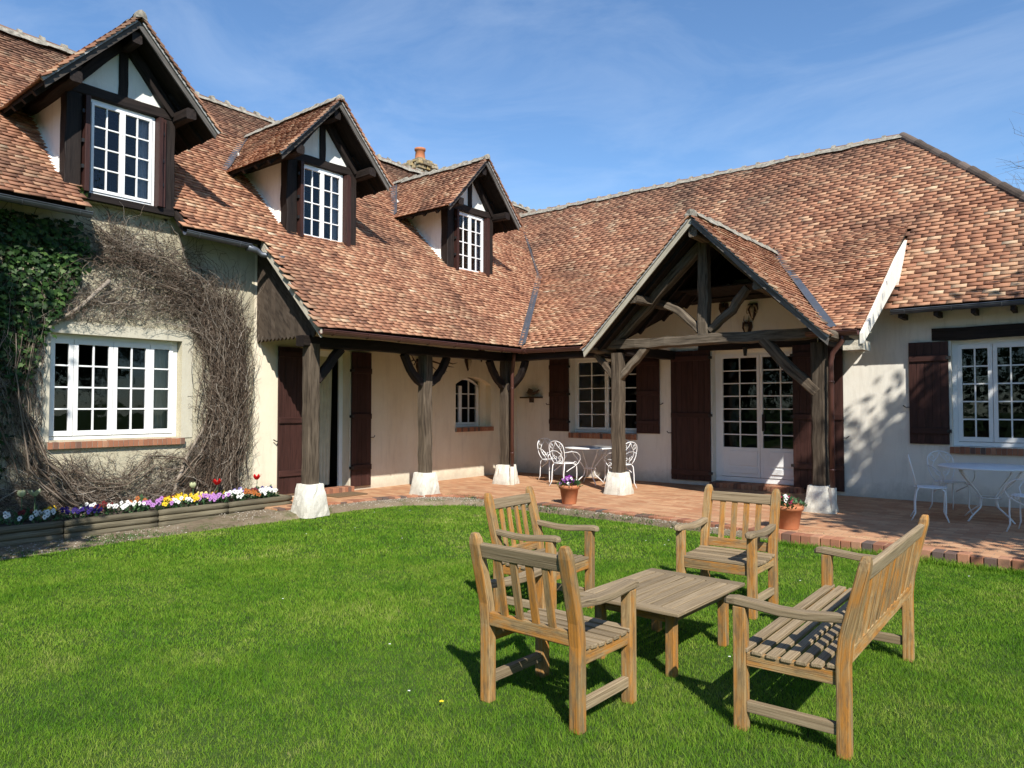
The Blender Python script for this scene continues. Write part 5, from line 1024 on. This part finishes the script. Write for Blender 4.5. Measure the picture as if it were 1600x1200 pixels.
for n, m0, m1, hh, ww, seed in ((1500000, 2.3, 5.0, .030, .0027, 1), (1000000, 5.0, 8.0, .030, .0044, 2), (380000, 8.0, 16, .032, .008, 3)):
    V_, k_, t_ = blades(n, (-10, 2.6), (-.5, 9.3), hh, ww, seed, cone(m0, m1)); VV.append(V_); TT.append(t_); 
def beside(x, y):
    d = -.628*x+.778*y; s_ = .778*x+.628*y; return in_lawn(x, y) & ((np.abs(s_) >= np.maximum(d, 0)*.72+.4) | (d <= 2.3))
V_, k_, t_ = blades(900000, (-10, 7), (-3.5, 9.3), .034, .008, 4, beside); VV.append(V_); TT.append(t_)
V_ = np.concatenate(VV); t_ = np.concatenate(TT); n = len(t_); b = np.arange(n)[:, None]*5
F3 = np.concatenate([b+np.array([[0, 1, 2]]), b+np.array([[0, 2, 3]]), b+np.array([[3, 2, 4]])]); gr_ = npmesh('lawn', V_, F3, 'grass', None, np.tile(t_, 3)); tag(gr_, 'short mown green grass of the lawn', 'grass', kind='stuff')
print('blades', n)
# straggly grass on the dirt strip
def strip(x, y): 
    r = np.random.default_rng(77); k = (~in_lawn(x, y)) & (x < -9.2) & (x > -10.0) & (y < 8.6) | (~in_lawn(x, y)) & (y < 9.38) & (x > -9.0) & (x < 3); pat = np.sin(x*7+3*np.sin(y*5))*np.sin(y*6+2*np.sin(x*4)); return k & (pat+r.normal(0, .35, len(x)) > np.where((y > 8.8) & (x > -7.8), -.35, .12))
V_, k_, t_ = blades(260000, (-10, 3), (.5, 9.38), .045, .010, 5, strip, lambda x, y: np.where(y > 8.8, G+np.clip((y-9.02)*.34, 0, .09), G)); b = np.arange(k_)[:, None]*5
F3 = np.concatenate([b+np.array([[0, 1, 2]]), b+np.array([[0, 2, 3]]), b+np.array([[3, 2, 4]])]); tag(npmesh('edge_weeds', V_, F3, 'weed', None, np.tile(t_, 3)), 'sparse weeds and grass on the dirt edge of the lawn', 'weeds', kind='stuff')
# daisies and a dandelion
mb = MB(); r = random.Random(3)
for x, y in [(-6.1, 7.7), (-6.0, 7.75), (-4.3, 7.9), (-4.1, 8.1), (-4.0, 7.8), (-3.6, 8.3), (-7.9, 5.6), (-8.0, 5.9), (-7.8, 6.3), (-8.7, 7.4), (-5.4, 3.6), (-1.0, 8.2), (-2.2, 7.0), (-5.6, 8.3), (-3.1, 2.9), (-1.9, 4.6)]+[(r.uniform(-8.5, -1), r.uniform(3, 8.8)) for _ in range(4)]:
    t = tag(obj('daisy', MB().add([(x+.008*math.cos(a*1.05), y+.008*math.sin(a*1.05), G+.045+.003*(a % 2)) for a in range(6)], [tuple(range(6))]), 'daisy', fix=False), 'tiny white daisy head in the short lawn', 'flower', 'daisies in the lawn')
M['dandy'] = m_plain('dandelion yellow', (.75, .55, .02), .7, .1)
tag(obj('dandelion', MB().add([(-2.87+.013*math.cos(a*.79), 2.93+.013*math.sin(a*.79), G+.034+.004*(a % 2)) for a in range(8)], [tuple(range(8))]), 'dandy', fix=False), 'single yellow dandelion in the lawn left of the nearest armchair', 'flower')

# ------------------------------------------------------------------ trees
def leafy_tree(name, label, loc, h, crad, cc, nleaf, seed, group=None, size=.13, trunk_r=.16):
    r = random.Random(seed); t = thing(name, label, 'tree', (*loc, G), 0, group); rg = np.random.default_rng(seed)
    mb = MB().tube([(0, 0, 0), (.05, .03, h*.3), (-.04, .06, h*.6), (0, 0, h*.9)], [trunk_r, trunk_r*.8, trunk_r*.5, .02], 9); obj('trunk', mb, 'bark', t, world=False, smooth=True)
    cl = []
    for i in range(34):
        a = r.random()*6.28; u = r.uniform(-1, 1); q = r.random()**.4; s = math.sqrt(1-u*u); p = Vector((math.cos(a)*s*crad[0]*q, math.sin(a)*s*crad[1]*q, cc+u*crad[2]*q)); cl.append((p, r.uniform(.28, .6)*min(crad)*.55)); z0 = max(h*.18, min(p.z*.75, h*.7)); obj('limb', MB().tube([(0, 0, z0), (p.x*.5, p.y*.5, (z0+p.z)/2+.1), tuple(p)], [trunk_r*.3, trunk_r*.18, .01], 5), 'bark', t, world=False)
    V = []; F = []
    for i in range(nleaf):
        p, q = cl[rg.integers(len(cl))]; c = p+Vector(rg.normal(0, q*.62, 3)); d = Vector(rg.normal(0, 1, 3)).normalized(); s = d.cross(Vector((0, 0, 1))).normalized(); l = size*rg.uniform(.6, 1.4); b = len(V); V += [c, c+d*l*.5+s*l*.3, c+d*l, c+d*l*.5-s*l*.3]; F.append([b, b+1, b+2, b+3])
    o = npmesh('crown', V, F, 'crown', None); o.parent = t; return t
leafy_tree('broadleaf_tree', 'leafy tree standing right of the terrace, outside the picture', (4.2, 8.6), 9.5, (2.5, 2.9, 3.0), 5.7, 42000, 3, 'trees round the garden', .17)
leafy_tree('broadleaf_tree', 'leafy tree standing left of the lawn, behind the camera', (-6.8, -1.4), 8.5, (1.7, 1.9, 2.4), 5.9, 26000, 5, 'trees round the garden', .17)
for i, (x, y) in enumerate(((8, -14), (1, -19), (-8, -16), (16, -6), (-16, -14), (20, 4))): leafy_tree('broadleaf_tree', 'leafy tree added far behind the camera for the panes to reflect', (x, y), 10, (3.6, 3.6, 3.8), 5.5, 4500, 40+i, 'added trees behind the camera', .35, .25)  # unseen trees added behind the camera for window reflections
# bare tree beyond the house
bt_ = thing('bare_tree', 'leafless tree whose branch tips show above the roof at far right', 'tree', (5.6, 33, G)); mb = MB(); tw = MB(); rb = random.Random(12)
def grow(p, d, L_, r_, lvl):
    pts = [p]; q = p; dd = d
    for k in range(4):
        dd = (dd+Vector((rb.gauss(0, .13), rb.gauss(0, .13), rb.gauss(.02, .10)))).normalized(); q = q+dd*L_/4; pts.append(q)
    (mb if lvl < 3 else tw).tube(pts, [r_, r_*.85, r_*.72, r_*.6, r_*.5], 5 if lvl < 4 else 3, cap=False)
    if lvl < 6:
        for i in range(3 if lvl else 7):
            f = rb.uniform(.35, 1); c = pts[min(4, 1+int(f*4))]; ax = Vector((rb.gauss(0, 1), rb.gauss(0, 1), rb.gauss(0, .5))).normalized(); nd = (dd*.75+ax*.75+Vector((0, 0, .05))).normalized(); grow(c, nd, L_*rb.uniform(.62, .8), r_*.52, lvl+1)
grow(Vector((0, 0, 0)), Vector((-.05, 0, 1)), 6.5, .3, 0)
obj('trunk', mb, 'bark', bt_, world=False); obj('twigs', tw, 'bark', bt_, world=False)

# hedge added out of view behind the camera, for the panes to reflect
hd = thing('hedge', 'tall leafy hedge added far behind the camera for the panes to reflect', 'hedge', (0, -13, G)); rg = np.random.default_rng(8); n = 26000
c = np.stack([rg.uniform(-26, 26, n), rg.uniform(-.7, .7, n)+.5*np.sin(rg.uniform(0, 6, n)), 5.2*rg.random(n)**.8], 1); c[:, 2] *= 1+.12*np.sin(c[:, 0]*.9)+.06*np.sin(c[:, 0]*2.7)
d = rg.normal(0, 1, (n, 3)); d /= np.linalg.norm(d, axis=1)[:, None]; sd = np.cross(d, [0, 0, 1.]); sd /= np.linalg.norm(sd, axis=1)[:, None]; l = rg.uniform(.18, .42, n)[:, None]
V_ = np.stack([c, c+d*l*.5+sd*l*.32, c+d*l, c+d*l*.5-sd*l*.32], 1).reshape(-1, 3); o = npmesh('foliage', V_, np.arange(4*n).reshape(-1, 4), 'crown'); o.parent = hd
mb = MB()
for i in range(27): mb.tube([(-26+i*2, 0, 0), (-26+i*2+.1, 0, 2.2), (-26+i*2, .1, 4.2)], [.07, .05, .02], 5)
obj('stems', mb, 'bark', hd, world=False)
V_, k_, t_ = blades(9000, (-3.4, 2.5), (8.72, 8.93), .075, .006, 15, lambda x, y: (y > np.interp(x, [-3.4, -1.9, 2.5], [8.86, 8.78, 8.70])-.02) & (y < np.interp(x, [-3.4, -1.9, 2.5], [9.02, 8.92, 8.8]))); b = np.arange(k_)[:, None]*5
F3 = np.concatenate([b+np.array([[0, 1, 2]]), b+np.array([[0, 2, 3]]), b+np.array([[3, 2, 4]])]); tag(npmesh('long_grass', V_, F3, 'grass', None, np.tile(t_, 3)), 'longer unmown grass along the brick edge', 'grass', kind='stuff')

# grit and small stones on the dirt strip
rg = np.random.default_rng(6); V = []; F = []; cnt = 0; inn = np.array(IN); lea = np.array(LE)
while cnt < 3800:
    i = rg.integers(1, len(IN)-1); f, g_ = rg.random(), rg.random()**.8; a = lea[i]*(1-f)+lea[i+1]*f; b_ = inn[i]*(1-f)+inn[i+1]*f; p = a*(1-g_)+b_*g_
    zi = G+.03 if b_[1] < 5.5 else -.022; gg = np.interp(g_, (0, .12, .35, .7, 1), (0, .62, .85, .97, 1)) if b_[1] > 5.5 else g_; z = (G+.004)*(1-gg)+zi*gg; r_ = rg.uniform(.004, .013); b = len(V)
    for q in ((1, 0, 0), (0, 1, 0), (-1, 0, 0), (0, -1, 0), (0, 0, .7)): V.append((p[0]+q[0]*r_*rg.uniform(.7, 1.3), p[1]+q[1]*r_*rg.uniform(.7, 1.3), z+q[2]*r_))
    F += [(b, b+1, b+4), (b+1, b+2, b+4), (b+2, b+3, b+4), (b+3, b, b+4)]; cnt += 1
M['grit'] = m_attr('grit', [(0, (.12, .10, .08)), (.6, (.33, .28, .22)), (1, (.62, .58, .50))], scale=40, grime=.1)
tag(npmesh('grit', V, F, 'grit', None, np.repeat(rg.random(cnt), 4)), 'grit and small stones on the dirt strip', 'gravel', kind='stuff')
